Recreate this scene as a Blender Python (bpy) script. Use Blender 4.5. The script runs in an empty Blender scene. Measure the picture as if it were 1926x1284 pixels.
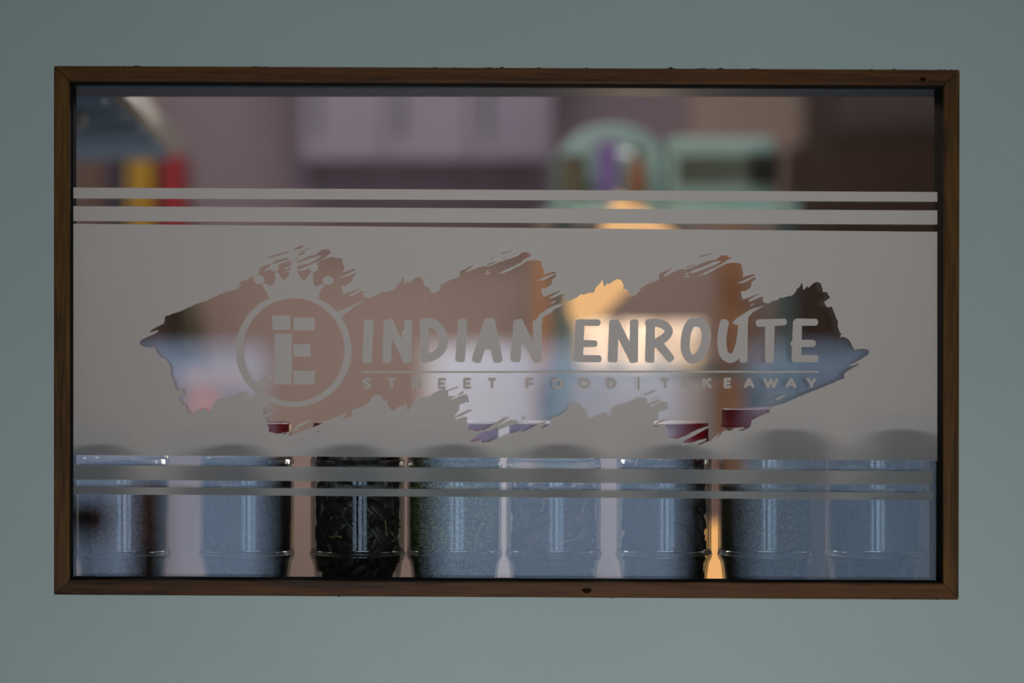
import bpy, bmesh, math, random
import numpy as np
from mathutils import Vector, Matrix
from mathutils.geometry import tessellate_polygon

scene = bpy.context.scene
COL = scene.collection
R = random.Random(7)

# ------------------------------------------------------------------ camera
F = 5000.0            # focal length in pixels of the 1926 px wide frame
CX, CY = 690.0, 625.0  # where the camera axis meets the picture
EYE = 1.5
DIST = 3.0            # camera to glass
cam_d = bpy.data.cameras.new('camera')
cam = bpy.data.objects.new('camera', cam_d)
COL.objects.link(cam)
cam.location = (0, -DIST, EYE)
cam.rotation_euler = (math.pi / 2, 0, 0)
cam_d.sensor_width = 36
cam_d.lens = 36 * F / 1926
cam_d.shift_x = (963 - CX) / 1926
cam_d.shift_y = -(642 - CY) / 1926
cam_d.clip_start = 0.05
cam_d.clip_end = 200
cam_d.dof.use_dof = True
cam_d.dof.focus_distance = 3.03
cam_d.dof.aperture_fstop = 1.35
scene.camera = cam

# ------------------------------------------------------------------ view and world
scene.view_settings.view_transform = 'Standard'
scene.view_settings.look = 'None'
scene.view_settings.exposure = 0.0
scene.view_settings.gamma = 1.0
scene.view_settings.use_curve_mapping = False
scene.cycles.transparent_max_bounces = 24
scene.cycles.max_bounces = 10
W = bpy.data.worlds.new('overcast_sky')
scene.world = W
W.use_nodes = True
bg = W.node_tree.nodes['Background']
bg.inputs[0].default_value = (0.50, 0.69, 1.0, 1)
bg.inputs[1].default_value = 4.3


def area(name, loc, rot, sx, sy, power, color, portal=False):
    d = bpy.data.lights.new(name, 'AREA')
    d.shape = 'RECTANGLE'
    d.size, d.size_y = sx, sy
    d.energy = power
    d.color = color
    if portal:
        d.cycles.is_portal = True
    o = bpy.data.objects.new(name, d)
    COL.objects.link(o)
    o.location = loc
    o.rotation_euler = rot
    return o


# unseen fill lamps added on both sides; kitchen ceiling panel tilted to the back wall
area('shop_wall_fill_upper', (0.35, -1.7, 2.74), (0, 0, 0), 1.6, 0.5, 11.5, (0.94, 1.0, 0.97))  # added overhead fill for the painted wall, no such lamp known
area('shop_wall_fill_lower', (0.30, -1.15, 0.62), (math.radians(115), 0, 0), 0.9, 0.25, 5.6, (0.94, 1.0, 1.0))  # added low fill so the wall brightens towards the bottom
area('kitchen_ceiling_light', (0.0, 1.0, 2.58), (math.radians(48), 0, 0), 1.4, 0.4, 11, (1.0, 0.95, 0.94))
area('decal_back_fill', (0.20, 1.0, 1.925), (math.radians(-68), 0, 0), 0.75, 0.08, 2.6, (1.0, 0.94, 0.88))  # added fill above the view, lights the vinyl from behind
area('kitchen_wall_fill', (0.05, 1.0, 0.93), (math.radians(128), 0, 0), 1.3, 0.2, 6.5, (1.0, 0.93, 0.90))  # added fill below the view, lifts the lower back wall

# ------------------------------------------------------------------ mapping


def P(px, py, y=0.0):
    """point of the place that stands at depth y behind the glass on the sight line of a picture coordinate"""
    s = (DIST + y) / F
    return Vector(((px - CX) * s, y, EYE - (py - CY) * s))


# ------------------------------------------------------------------ materials
def new_mat(name):
    m = bpy.data.materials.new(name)
    m.use_nodes = True
    nt = m.node_tree
    nt.nodes.clear()
    out = nt.nodes.new('ShaderNodeOutputMaterial')
    return m, nt, out


def N(nt, kind, **kw):
    n = nt.nodes.new(kind)
    for k, v in kw.items():
        if k.startswith('in_'):
            key = k[3:]
            key = int(key) if key.isdigit() else key.replace('_', ' ')
            n.inputs[key].default_value = v
        else:
            setattr(n, k, v)
    return n


def c4(c):
    return (c[0], c[1], c[2], 1)


def srgb(r, g, b):
    f = lambda v: ((v / 255 + 0.055) / 1.055) ** 2.4 if v > 10 else v / 255 / 12.92
    return (f(r), f(g), f(b))


def plain(name, color, rough=0.6, metal=0.0, var=0.12, scale=18, bump=0.0, bscale=60, stretch=None, spec=0.5):
    """a principled surface whose colour wanders a little with procedural noise"""
    m, nt, out = new_mat(name)
    b = N(nt, 'ShaderNodeBsdfPrincipled')
    b.inputs['Roughness'].default_value = rough
    b.inputs['Metallic'].default_value = metal
    b.inputs['Specular IOR Level'].default_value = spec
    tc = N(nt, 'ShaderNodeTexCoord')
    mp = N(nt, 'ShaderNodeMapping')
    if stretch:
        mp.inputs['Scale'].default_value = stretch
    nt.links.new(tc.outputs['Object'], mp.inputs['Vector'])
    n = N(nt, 'ShaderNodeTexNoise')
    n.inputs['Scale'].default_value = scale
    n.inputs['Detail'].default_value = 6
    nt.links.new(mp.outputs[0], n.inputs['Vector'])
    r = N(nt, 'ShaderNodeValToRGB')
    r.color_ramp.elements[0].position = 0.3
    r.color_ramp.elements[1].position = 0.7
    r.color_ramp.elements[0].color = c4([v * (1 - var) for v in color])
    r.color_ramp.elements[1].color = c4([min(1, v * (1 + var)) for v in color])
    nt.links.new(n.outputs['Fac'], r.inputs['Fac'])
    nt.links.new(r.outputs['Color'], b.inputs['Base Color'])
    if bump:
        n2 = N(nt, 'ShaderNodeTexNoise')
        n2.inputs['Scale'].default_value = bscale
        n2.inputs['Detail'].default_value = 5
        nt.links.new(mp.outputs[0], n2.inputs['Vector'])
        bp = N(nt, 'ShaderNodeBump')
        bp.inputs['Strength'].default_value = bump
        bp.inputs['Distance'].default_value = 0.002
        nt.links.new(n2.outputs['Fac'], bp.inputs['Height'])
        nt.links.new(bp.outputs['Normal'], b.inputs['Normal'])
    nt.links.new(b.outputs[0], out.inputs['Surface'])
    return m


def schlick(nt, f0=0.04):
    g = N(nt, 'ShaderNodeNewGeometry')
    d = N(nt, 'ShaderNodeVectorMath', operation='DOT_PRODUCT')
    nt.links.new(g.outputs['Normal'], d.inputs[0])
    nt.links.new(g.outputs['Incoming'], d.inputs[1])
    a = N(nt, 'ShaderNodeMath', operation='ABSOLUTE')
    nt.links.new(d.outputs['Value'], a.inputs[0])
    s = N(nt, 'ShaderNodeMath', operation='SUBTRACT', use_clamp=True)
    s.inputs[0].default_value = 1
    nt.links.new(a.outputs[0], s.inputs[1])
    p = N(nt, 'ShaderNodeMath', operation='POWER')
    p.inputs[1].default_value = 5
    nt.links.new(s.outputs[0], p.inputs[0])
    m = N(nt, 'ShaderNodeMath', operation='MULTIPLY_ADD', use_clamp=True)
    m.inputs[1].default_value = 1 - f0
    m.inputs[2].default_value = f0
    nt.links.new(p.outputs[0], m.inputs[0])
    return m.outputs[0], s.outputs[0]


def glass(name, tint=(1, 1, 1), edge=(1, 1, 1), rough=0.0, f0=0.04, wobble=0.0):
    m, nt, out = new_mat(name)
    fac, graze = schlick(nt, f0)
    t = N(nt, 'ShaderNodeBsdfTransparent')
    mx = N(nt, 'ShaderNodeMix', data_type='RGBA')
    mx.inputs['A'].default_value = c4(tint)
    mx.inputs['B'].default_value = c4(edge)
    pw = N(nt, 'ShaderNodeMath', operation='POWER')
    pw.inputs[1].default_value = 3
    nt.links.new(graze, pw.inputs[0])
    nt.links.new(pw.outputs[0], mx.inputs['Factor'])
    nt.links.new(mx.outputs['Result'], t.inputs['Color'])
    g = N(nt, 'ShaderNodeBsdfGlossy')
    g.inputs['Roughness'].default_value = rough
    if wobble:
        tc = N(nt, 'ShaderNodeTexCoord')
        n = N(nt, 'ShaderNodeTexNoise')
        n.inputs['Scale'].default_value = 30
        nt.links.new(tc.outputs['Object'], n.inputs['Vector'])
        bp = N(nt, 'ShaderNodeBump')
        bp.inputs['Strength'].default_value = wobble
        bp.inputs['Distance'].default_value = 0.001
        nt.links.new(n.outputs['Fac'], bp.inputs['Height'])
        nt.links.new(bp.outputs['Normal'], g.inputs['Normal'])
    mix = N(nt, 'ShaderNodeMixShader')
    nt.links.new(fac, mix.inputs[0])
    nt.links.new(t.outputs[0], mix.inputs[1])
    nt.links.new(g.outputs[0], mix.inputs[2])
    nt.links.new(mix.outputs[0], out.inputs['Surface'])
    return m


def emit(name, color, strength):
    m, nt, out = new_mat(name)
    e = N(nt, 'ShaderNodeEmission')
    e.inputs[0].default_value = c4(color)
    e.inputs[1].default_value = strength
    nt.links.new(e.outputs[0], out.inputs['Surface'])
    return m


def wood(name, dark, light, axis):
    m, nt, out = new_mat(name)
    b = N(nt, 'ShaderNodeBsdfPrincipled')
    b.inputs['Roughness'].default_value = 0.45
    b.inputs['Specular IOR Level'].default_value = 0.2
    tc = N(nt, 'ShaderNodeTexCoord')
    mp = N(nt, 'ShaderNodeMapping')
    sc = [1, 1, 1]
    sc[axis] = 0.045
    mp.inputs['Scale'].default_value = sc
    nt.links.new(tc.outputs['Object'], mp.inputs['Vector'])
    # slow warp so the grain lines wander
    w = N(nt, 'ShaderNodeTexNoise')
    w.inputs['Scale'].default_value = 26
    w.inputs['Detail'].default_value = 2
    nt.links.new(mp.outputs[0], w.inputs['Vector'])
    n = N(nt, 'ShaderNodeTexNoise')
    n.inputs['Scale'].default_value = 420
    n.inputs['Detail'].default_value = 5
    n.inputs['Distortion'].default_value = 0.4
    nt.links.new(mp.outputs[0], n.inputs['Vector'])
    ad = N(nt, 'ShaderNodeMath', operation='MULTIPLY_ADD')
    ad.inputs[1].default_value = 0.65
    nt.links.new(w.outputs['Fac'], ad.inputs[0])
    ml = N(nt, 'ShaderNodeMath', operation='MULTIPLY')
    ml.inputs[1].default_value = 0.42
    nt.links.new(n.outputs['Fac'], ml.inputs[0])
    nt.links.new(ml.outputs[0], ad.inputs[2])
    r = N(nt, 'ShaderNodeValToRGB')
    r.color_ramp.elements[0].position = 0.40
    r.color_ramp.elements[1].position = 0.66
    r.color_ramp.elements[0].color = c4(dark)
    r.color_ramp.elements[1].color = c4(light)
    nt.links.new(ad.outputs[0], r.inputs['Fac'])
    nt.links.new(r.outputs['Color'], b.inputs['Base Color'])
    bp = N(nt, 'ShaderNodeBump')
    bp.inputs['Strength'].default_value = 0.35
    bp.inputs['Distance'].default_value = 0.0006
    nt.links.new(n.outputs['Fac'], bp.inputs['Height'])
    nt.links.new(bp.outputs['Normal'], b.inputs['Normal'])
    nt.links.new(b.outputs[0], out.inputs['Surface'])
    return m


def granular(name, cols, scale, bump=1.0, rough=0.75):
    """packed grains: voronoi cells, each with its own colour"""
    m, nt, out = new_mat(name)
    b = N(nt, 'ShaderNodeBsdfPrincipled')
    b.inputs['Roughness'].default_value = rough
    b.inputs['Specular IOR Level'].default_value = 0.25
    tc = N(nt, 'ShaderNodeTexCoord')
    v = N(nt, 'ShaderNodeTexVoronoi')
    v.inputs['Scale'].default_value = scale
    nt.links.new(tc.outputs['Object'], v.inputs['Vector'])
    sp = N(nt, 'ShaderNodeSeparateColor')
    nt.links.new(v.outputs['Color'], sp.inputs[0])
    r = N(nt, 'ShaderNodeValToRGB')
    e = r.color_ramp.elements
    e[0].color = c4(cols[0])
    e[1].color = c4(cols[-1])
    for i, c in enumerate(cols[1:-1]):
        x = e.new((i + 1) / (len(cols) - 1))
        x.color = c4(c)
    nt.links.new(sp.outputs[0], r.inputs['Fac'])
    nt.links.new(r.outputs['Color'], b.inputs['Base Color'])
    bp = N(nt, 'ShaderNodeBump', invert=True)
    bp.inputs['Strength'].default_value = bump
    bp.inputs['Distance'].default_value = 0.002
    nt.links.new(v.outputs['Distance'], bp.inputs['Height'])
    nt.links.new(bp.outputs['Normal'], b.inputs['Normal'])
    nt.links.new(b.outputs[0], out.inputs['Surface'])
    return m


def vinyl_material():
    m, nt, out = new_mat('frosted_vinyl')
    tc = N(nt, 'ShaderNodeTexCoord')
    n = N(nt, 'ShaderNodeTexNoise')
    n.inputs['Scale'].default_value = 900
    nt.links.new(tc.outputs['Object'], n.inputs['Vector'])
    r = N(nt, 'ShaderNodeValToRGB')
    r.color_ramp.elements[0].color = c4((0.745, 0.745, 0.74))
    r.color_ramp.elements[1].color = c4((0.78, 0.78, 0.775))
    nt.links.new(n.outputs['Fac'], r.inputs['Fac'])
    tl = N(nt, 'ShaderNodeBsdfTranslucent')
    df = N(nt, 'ShaderNodeBsdfDiffuse')
    nt.links.new(r.outputs['Color'], tl.inputs['Color'])
    nt.links.new(r.outputs['Color'], df.inputs['Color'])
    mix = N(nt, 'ShaderNodeMixShader')
    mix.inputs[0].default_value = 0.12
    nt.links.new(tl.outputs[0], mix.inputs[1])
    nt.links.new(df.outputs[0], mix.inputs[2])
    nt.links.new(mix.outputs[0], out.inputs['Surface'])
    return m


M = {}
M['wall'] = plain('painted_wall', (0.385, 0.44, 0.40), 0.7, var=0.035, scale=3, bump=0.25, bscale=130)
M['dark_gap'] = plain('dark_gap', (0.012, 0.010, 0.008), 0.9)
M['reveal'] = plain('grey_reveal', srgb(84, 98, 114), 0.5)
M['frame_h'] = wood('stained_wood_horizontal', srgb(20, 8, 2), srgb(94, 56, 17), 0)
M['frame_v'] = wood('stained_wood_vertical', srgb(22, 10, 2), srgb(100, 65, 20), 2)
M['bead'] = plain('glazing_bead', srgb(62, 68, 60), 0.3)
M['gasket'] = plain('black_gasket', (0.010, 0.010, 0.011), 0.95, spec=0.05)
M['pane'] = glass('window_glass', (0.985, 0.99, 0.985), (0.95, 0.97, 0.96), f0=0.043)
M['vinyl'] = vinyl_material()
M['jar'] = glass('jar_glass', (0.97, 0.985, 0.98), (0.55, 0.60, 0.60), f0=0.045, wobble=0.05)
M['lid'] = plain('maroon_lid', srgb(128, 14, 26), 0.28, var=0.05)
M['liner'] = plain('lid_liner', srgb(225, 222, 220), 0.4, var=0.02)
M['mauve_wall'] = plain('mauve_wall_paint', srgb(150, 134, 142), 0.8, var=0.04, scale=2)
M['kitchen_wall'] = plain('beige_plaster', (0.47, 0.345, 0.30), 0.8, var=0.04, scale=2)
M['floor'] = plain('grey_floor_tiles', (0.42, 0.40, 0.38), 0.4, scale=4)
M['ceiling'] = plain('white_ceiling', (0.75, 0.74, 0.72), 0.9, var=0.02)
M['shopwall'] = plain('brown_shop_wall', (0.13, 0.10, 0.08), 0.8)
M['street'] = plain('pale_paving', (0.62, 0.62, 0.62), 0.9, var=0.06, scale=0.6)
M['steel'] = plain('blue_grey_steel', srgb(160, 182, 200), 0.45, 0.0, var=0.06)
M['steel_dark'] = plain('filter_steel', srgb(130, 150, 168), 0.5, 0.0)
M['cream'] = plain('cream_edge', srgb(150, 144, 136), 0.5)
M['lilac'] = plain('lilac_laminate', srgb(140, 130, 146), 0.5, var=0.05, scale=3)
M['lilac2'] = plain('lilac_panel', srgb(132, 120, 136), 0.5, var=0.05, scale=3)
M['teal'] = plain('teal_metal', srgb(64, 78, 78), 0.45)
M['mint'] = plain('mint_enamel', srgb(152, 178, 170), 0.4, var=0.05)
M['mint2'] = plain('pale_mint_board', srgb(170, 210, 204), 0.5)
M['greyglass'] = plain('grey_green_door_glass', srgb(86, 92, 82), 0.25)
M['black'] = plain('black_plastic', srgb(26, 20, 16), 0.4)
M['purple'] = plain('purple_packet', srgb(110, 88, 140), 0.5)
M['brown'] = plain('brown_bottle', srgb(140, 96, 66), 0.4)
M['pine'] = plain('orange_pine', srgb(205, 148, 112), 0.5, var=0.1, stretch=(8, 8, 0.6))
M['darkwood'] = plain('dark_brown_wood', srgb(64, 46, 35), 0.5, var=0.2, stretch=(8, 8, 0.7))
M['white'] = plain('white_card', srgb(240, 232, 226), 0.7, var=0.03)
M['peach'] = plain('peach_card', srgb(146, 116, 100), 0.7, var=0.05)
M['card'] = plain('brown_card', srgb(160, 92, 50), 0.7, var=0.05)
M['bottle_green'] = plain('dark_green_glass', srgb(78, 70, 56), 0.3)
M['chrome'] = plain('brushed_chrome', (0.6, 0.6, 0.6), 0.25, 1.0)
M['glow'] = emit('warm_lamp_glow', (1.0, 0.56, 0.25), 0.92)
M['glow2'] = emit('orange_lamp_glow', (1.0, 0.50, 0.18), 0.95)
M['counter'] = plain('worktop', srgb(120, 110, 100), 0.4)
M['tint'] = glass('vignette_glass', (0.82, 0.84, 0.84), (0.8, 0.8, 0.8))
M['wframe'] = plain('dark_window_frame', srgb(34, 34, 36), 0.5)


# ------------------------------------------------------------------ mesh helpers
def link(o, parent=None):
    COL.objects.link(o)
    if parent is not None:
        o.parent = parent
    return o


def obj(name, bm, mats, parent=None, smooth=False, bevel=0.0, seg=2):
    me = bpy.data.meshes.new(name)
    bm.normal_update()
    bm.to_mesh(me)
    bm.free()
    if not isinstance(mats, (list, tuple)):
        mats = [mats]
    for m in mats:
        me.materials.append(m)
    if smooth:
        for p in me.polygons:
            p.use_smooth = True
    o = bpy.data.objects.new(name, me)
    link(o, parent)
    if bevel:
        md = o.modifiers.new('bevel', 'BEVEL')
        md.width = bevel
        md.segments = seg
        md.limit_method = 'ANGLE'
    return o


def tag(o, label=None, cat=None, group=None, kind=None):
    if label:
        o['label'] = label
    if cat:
        o['category'] = cat
    if group:
        o['group'] = group
    if kind:
        o['kind'] = kind
    return o


def thing(name, loc, label, cat, group=None):
    o = bpy.data.objects.new(name, None)
    o.empty_display_size = 0.05
    o.location = loc
    COL.objects.link(o)
    return tag(o, label, cat, group)


def box(bm, x0, x1, y0, y1, z0, z1, mi=0):
    vs = [bm.verts.new((x, y, z)) for z in (z0, z1) for y in (y0, y1) for x in (x0, x1)]
    for f in ((0, 2, 3, 1), (4, 5, 7, 6), (0, 1, 5, 4), (2, 6, 7, 3), (0, 4, 6, 2), (1, 3, 7, 5)):
        fc = bm.faces.new([vs[i] for i in f])
        fc.material_index = mi
    return vs


def bxo(name, x0, x1, y0, y1, z0, z1, mat, parent=None, bevel=0.0):
    bm = bmesh.new()
    box(bm, x0, x1, y0, y1, z0, z1)
    return obj(name, bm, mat, parent, bevel=bevel)


def lathe(bm, prof, seg=64, cx=0, cy=0, mi=0, close=False):
    rings = []
    for r, z in prof:
        if r < 1e-6:
            rings.append([bm.verts.new((cx, cy, z))])
        else:
            rings.append([bm.verts.new((cx + r * math.cos(2 * math.pi * i / seg), cy + r * math.sin(2 * math.pi * i / seg), z)) for i in range(seg)])
    pairs = list(zip(rings[:-1], rings[1:]))
    if close:
        pairs.append((rings[-1], rings[0]))
    for a, b in pairs:
        for i in range(seg):
            j = (i + 1) % seg
            if len(a) == 1 and len(b) == 1:
                continue
            if len(a) == 1:
                f = bm.faces.new((a[0], b[i], b[j]))
            elif len(b) == 1:
                f = bm.faces.new((a[i], a[j], b[0]))
            else:
                f = bm.faces.new((a[i], a[j], b[j], b[i]))
            f.material_index = mi
    return rings


def tube(bm, pts, rad, seg=10, mi=0):
    pts = [Vector(p) for p in pts]
    rads = rad if isinstance(rad, (list, tuple)) else [rad] * len(pts)
    prev = None
    ref = Vector((0.31, 0.2, 0.93)).normalized()
    for k, p in enumerate(pts):
        a = pts[max(0, k - 1)]
        b = pts[min(len(pts) - 1, k + 1)]
        t = (b - a).normalized()
        u = t.cross(ref)
        if u.length < 1e-4:
            u = t.cross(Vector((1, 0, 0)))
        u.normalize()
        w = t.cross(u)
        ring = [bm.verts.new(p + (u * math.cos(2 * math.pi * i / seg) + w * math.sin(2 * math.pi * i / seg)) * rads[k]) for i in range(seg)]
        if prev:
            for i in range(seg):
                j = (i + 1) % seg
                f = bm.faces.new((prev[i], prev[j], ring[j], ring[i]))
                f.material_index = mi
        else:
            f = bm.faces.new(list(reversed(ring)))
            f.material_index = mi
        prev = ring
    f = bm.faces.new(prev)
    f.material_index = mi


# ------------------------------------------------------------------ the rooms
# picture corners of the wooden frame: outer edge and inner edge
OUT = [(104, 126), (1799, 133.5), (1797, 1125.5), (104, 1116)]
INN = [(135, 156), (1768, 164), (1767, 1093.5), (135, 1086)]
YW = -0.019       # face of the painted wall
YF = -0.020       # face of the wooden frame


def wall_front():
    bm = bmesh.new()
    rr = random.Random(3)
    outer = [Vector((-3.2, YW, 0)), Vector((3.2, YW, 0)), Vector((3.2, YW, 2.8)), Vector((-3.2, YW, 2.8))]
    hole = []
    n = [520, 320, 520, 320]
    for k in range(4):
        a = Vector(OUT[k])
        b = Vector(OUT[(k + 1) % 4])
        d = (b - a)
        nrm = Vector((d.y, -d.x)).normalized()
        rough = 0.0
        for i in range(n[k]):
            t = i / n[k]
            rough = rough * 0.75 + rr.gauss(0, 0.62)
            extra = 0
            if rr.random() < 0.012:
                extra = rr.uniform(1.5, 3.5)
            q = a + d * t + nrm * (1.0 + max(-0.6, rough) * (1.4 if k in (0, 1) else 0.55) + extra)
            hole.append(P(q.x, q.y, YW))
    tris = tessellate_polygon([outer, hole])
    vs = [bm.verts.new(v) for v in outer + hole]
    for t in tris:
        try:
            bm.faces.new([vs[i] for i in t])
        except ValueError:
            pass
    # thickness of the plaster at the hole
    back = [bm.verts.new((v.x, 0.03, v.z)) for v in hole]
    h = vs[4:]
    for i in range(len(h)):
        j = (i + 1) % len(h)
        f = bm.faces.new((h[i], h[j], back[j], back[i]))
        f.material_index = 1
    for f in bm.faces:
        if f.material_index == 0 and f.normal.y > 0:
            f.normal_flip()
    return tag(obj('wall_front', bm, [M['wall'], M['dark_gap']]), kind='structure')


wall_front()

SILL = P(0, 1112, 0.10).z
HEAD = P(0, 182, 0.14).z
# kitchen-side leaf of the same wall, round the opening
KX0, KX1, KY1 = -2.3, 2.7, 2.5
bm = bmesh.new()
xl, xr = P(60, 0, 0.10).x, P(1850, 0, 0.10).x
box(bm, KX0, KX1, 0.031, 0.14, HEAD, 2.7)
box(bm, KX0, KX1, 0.031, 0.14, 0, SILL - 0.02)
box(bm, KX0, xl, 0.031, 0.14, SILL - 0.02, HEAD)
box(bm, xr, KX1, 0.031, 0.14, SILL - 0.02, HEAD)
tag(obj('wall_kitchen_front', bm, M['reveal']), kind='structure')
bm = bmesh.new()
box(bm, xl, xr, 0.021, 0.205, SILL - 0.02, SILL)
tag(obj('trim_1', bm, M['counter'], bevel=0.002), 'narrow inner window sill under the jars', kind='structure')

tag(bxo('floor', -3.3, 3.3, -4.5, KY1 + 0.1, -0.05, 0, M['floor']), kind='structure')
tag(bxo('ceiling', -3.3, 3.3, -4.6, -0.019, 2.8, 2.85, M['ceiling']), kind='structure')
tag(bxo('ceiling_kitchen', KX0, KX1, 0.031, KY1, 2.7, 2.75, M['ceiling']), kind='structure')
tag(bxo('wall_kitchen_back', KX0 - 0.1, KX1 + 0.1, KY1, KY1 + 0.1, 0, 2.7, M['kitchen_wall']), kind='structure')
tag(bxo('trim_2', P(300, 0, 2.5).x, P(1290, 0, 2.5).x, KY1 - 0.012, KY1 - 0.0005, P(0, 425, 2.5).z, 2.695, M['mauve_wall']), kind='structure')
M['reflection_lift'] = plain('pale_reflection_lift', (0.84, 0.76, 0.75), 0.6, var=0.03)  # pale colour stands in for reflected daylight on the pane
tag(bxo('trim_3', P(792, 0, 2.48).x, P(1334, 0, 2.48).x, KY1 - 0.02, KY1 - 0.0005, P(0, 1130, 2.48).z, P(0, 645, 2.48).z, M['reflection_lift']), 'pale panel added on the back wall to imitate brighter mirrored daylight', kind='structure')
tag(bxo('wall_kitchen_left', KX0 - 0.1, KX0, 0.031, KY1, 0, 2.7, M['kitchen_wall']), kind='structure')
tag(bxo('wall_kitchen_right', KX1, KX1 + 0.1, 0.031, KY1, 0, 2.7, M['kitchen_wall']), kind='structure')
tag(bxo('wall_left', -3.3, -3.2, -4.6, -0.019, 0, 2.8, M['shopwall']), kind='structure')
tag(bxo('wall_right', 3.2, 3.3, -4.6, -0.019, 0, 2.8, M['shopwall']), kind='structure')

# shop front behind the camera: three low windows onto the pale street
WZ0, WZ1 = 0.12, P(0, 640, 4.5).z
WINS = [(P(40, 0, 4.5).x, P(512, 0, 4.5).x), (P(806, 0, 4.5).x, P(1296, 0, 4.5).x), (P(1396, 0, 4.5).x, P(2000, 0, 4.5).x)]
bm = bmesh.new()
box(bm, -3.3, 3.3, -4.6, -4.5, WZ1, 2.8)
box(bm, -3.3, 3.3, -4.6, -4.5, 0, WZ0)
xs = [-3.3] + [v for w in WINS for v in w] + [3.3]
for i in range(0, len(xs), 2):  # pier between left and middle windows stands in for the camera operator's dark silhouette
    box(bm, xs[i], xs[i + 1], -4.6, -4.5, WZ0, WZ1)
tag(obj('wall_back', bm, M['shopwall']), kind='structure')
for i, (a, b) in enumerate(WINS):
    bm = bmesh.new()
    t = 0.02
    for q in ((a, a + t, WZ0, WZ1), (b - t, b, WZ0, WZ1), (a, b, WZ0, WZ0 + t), (a, b, WZ1 - t, WZ1)):
        box(bm, q[0], q[1], -4.56, -4.53, q[2], q[3])
    tag(obj('window_%d' % (i + 2), bm, M['wframe']), kind='structure')
    if i == 2:  # grey pane added to weaken this window's reflection, imitating lens vignetting
        bm = bmesh.new()
        box(bm, a + t, b - t, -4.548, -4.542, WZ0 + t, WZ1 - t)
        tag(obj('vignette_pane', bm, M['tint']), 'added grey pane dimming the right shop window like lens vignetting', kind='structure')
    area('shopfront_daylight_portal', ((a + b) / 2, -4.55, (WZ0 + WZ1) / 2), (math.pi / 2, 0, 0), b - a, WZ1 - WZ0, 1, (1, 1, 1), portal=True)
tag(bxo('ground', -60, 60, -120, -4.6, -0.12, -0.1, M['street']), kind='structure')

# stool and stand shapes added by the left shop window to darken its reflection in the pane
SYR = 4.25
a, b = P(118, 0, SYR), P(208, 0, SYR)
zt_, zb2 = P(0, 940, SYR).z, P(0, 1008, SYR).z
st = thing('stool_blocker', ((a.x + b.x) / 2, -SYR, 0), 'added stool shape that darkens the reflection over the leftmost jar', 'stool')
M['stool'] = plain('blocker_dark', (0.02, 0.018, 0.016), 0.8)
bm = bmesh.new()
rs = (b.x - a.x) / 2
lathe(bm, [(0, zb2), (rs * 0.9, zb2), (rs, zb2 + 0.02), (rs, zt_ - 0.02), (rs * 0.9, zt_), (0, zt_)], 32)
obj('seat', bm, M['stool'], st, smooth=True)
for k in range(4):
    an = math.pi / 4 + k * math.pi / 2
    bm = bmesh.new()
    tube(bm, [(rs * 0.6 * math.cos(an), rs * 0.6 * math.sin(an), zb2), (rs * 0.95 * math.cos(an), rs * 0.95 * math.sin(an), 0)], 0.009)
    obj('leg', bm, M['stool'], st)
a, b = P(248, 0, SYR), P(312, 0, SYR)
ms = thing('stand_blocker', ((a.x + b.x) / 2, -SYR, 0), 'added slim stand shape that darkens the reflection right of the stool shape', 'stand')
w_ = (b.x - a.x) / 2
bxo('board', -w_, w_, -0.01, 0.01, P(0, 1190, SYR).z, P(0, 905, SYR).z, M['stool'], ms, 0.003)
bm = bmesh.new()
tube(bm, [(0, -0.02, 0.01), (0, -0.02, P(0, 1000, SYR).z)], 0.012)
obj('pole', bm, M['stool'], ms)
bm = bmesh.new()
lathe(bm, [(0, 0), (0.07, 0), (0.07, 0.012), (0.02, 0.02), (0, 0.02)], 32)
obj('base', bm, M['stool'], ms)

# ------------------------------------------------------------------ the window: wooden frame and pane
win = bpy.data.objects.new('window_1', None)
win.location = P(950, 1125, 0)
COL.objects.link(win)
tag(win, 'internal window in a dark-stained wooden frame', kind='structure')
WL = Vector(win.location)


def frame_piece(k, name, mat):
    bm = bmesh.new()
    a0, a1 = Vector(OUT[k]), Vector(OUT[(k + 1) % 4])
    b0, b1 = Vector(INN[k]), Vector(INN[(k + 1) % 4])
    # section from outer back to inner back; u = 0 outer edge, 1 inner edge
    sec = [(0.0, 0.025), (0.0, YF + 0.0025), (0.05, YF + 0.0006), (0.12, YF), (0.86, YF), (0.95, YF + 0.0006), (1.0, YF + 0.0025), (1.0, 0.025)]
    A, B = [], []
    # mitre joints: a hair of gap
    for u, y in sec:
        p = a0.lerp(b0, u)
        q = a1.lerp(b1, u)
        d = (q - p).normalized() * 0.8
        pp, qq = p + d, q - d
        A.append(bm.verts.new(P(pp.x, pp.y, 0) - WL + Vector((0, y, 0))))
        B.append(bm.verts.new(P(qq.x, qq.y, 0) - WL + Vector((0, y, 0))))
    for i in range(len(sec)):
        j = (i + 1) % len(sec)
        f_ = bm.faces.new((A[i], B[i], B[j], A[j]))
        if i == 6:
            f_.material_index = 1
    bm.faces.new(A)
    bm.faces.new(list(reversed(B)))
    bmesh.ops.recalc_face_normals(bm, faces=bm.faces)
    return obj(name, bm, [mat, M['gasket']], win)


frame_piece(0, 'frame_rail', M['frame_h'])
frame_piece(2, 'frame_rail', M['frame_h'])
frame_piece(1, 'frame_stile', M['frame_v'])
frame_piece(3, 'frame_stile', M['frame_v'])

# glass slab, front face at y = 0, back face at y = GT
GT = 0.018
g = [P(*c, 0) for c in INN]
bm = bmesh.new()
fr = [bm.verts.new(Vector((v.x, 0.0, v.z)) - WL) for v in g]
bk = [bm.verts.new(Vector((v.x, GT, v.z)) - WL) for v in g]
bm.faces.new(fr)
bm.faces.new(list(reversed(bk)))
bmesh.ops.recalc_face_normals(bm, faces=bm.faces)
obj('glass_pane', bm, M['pane'], win)
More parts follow.
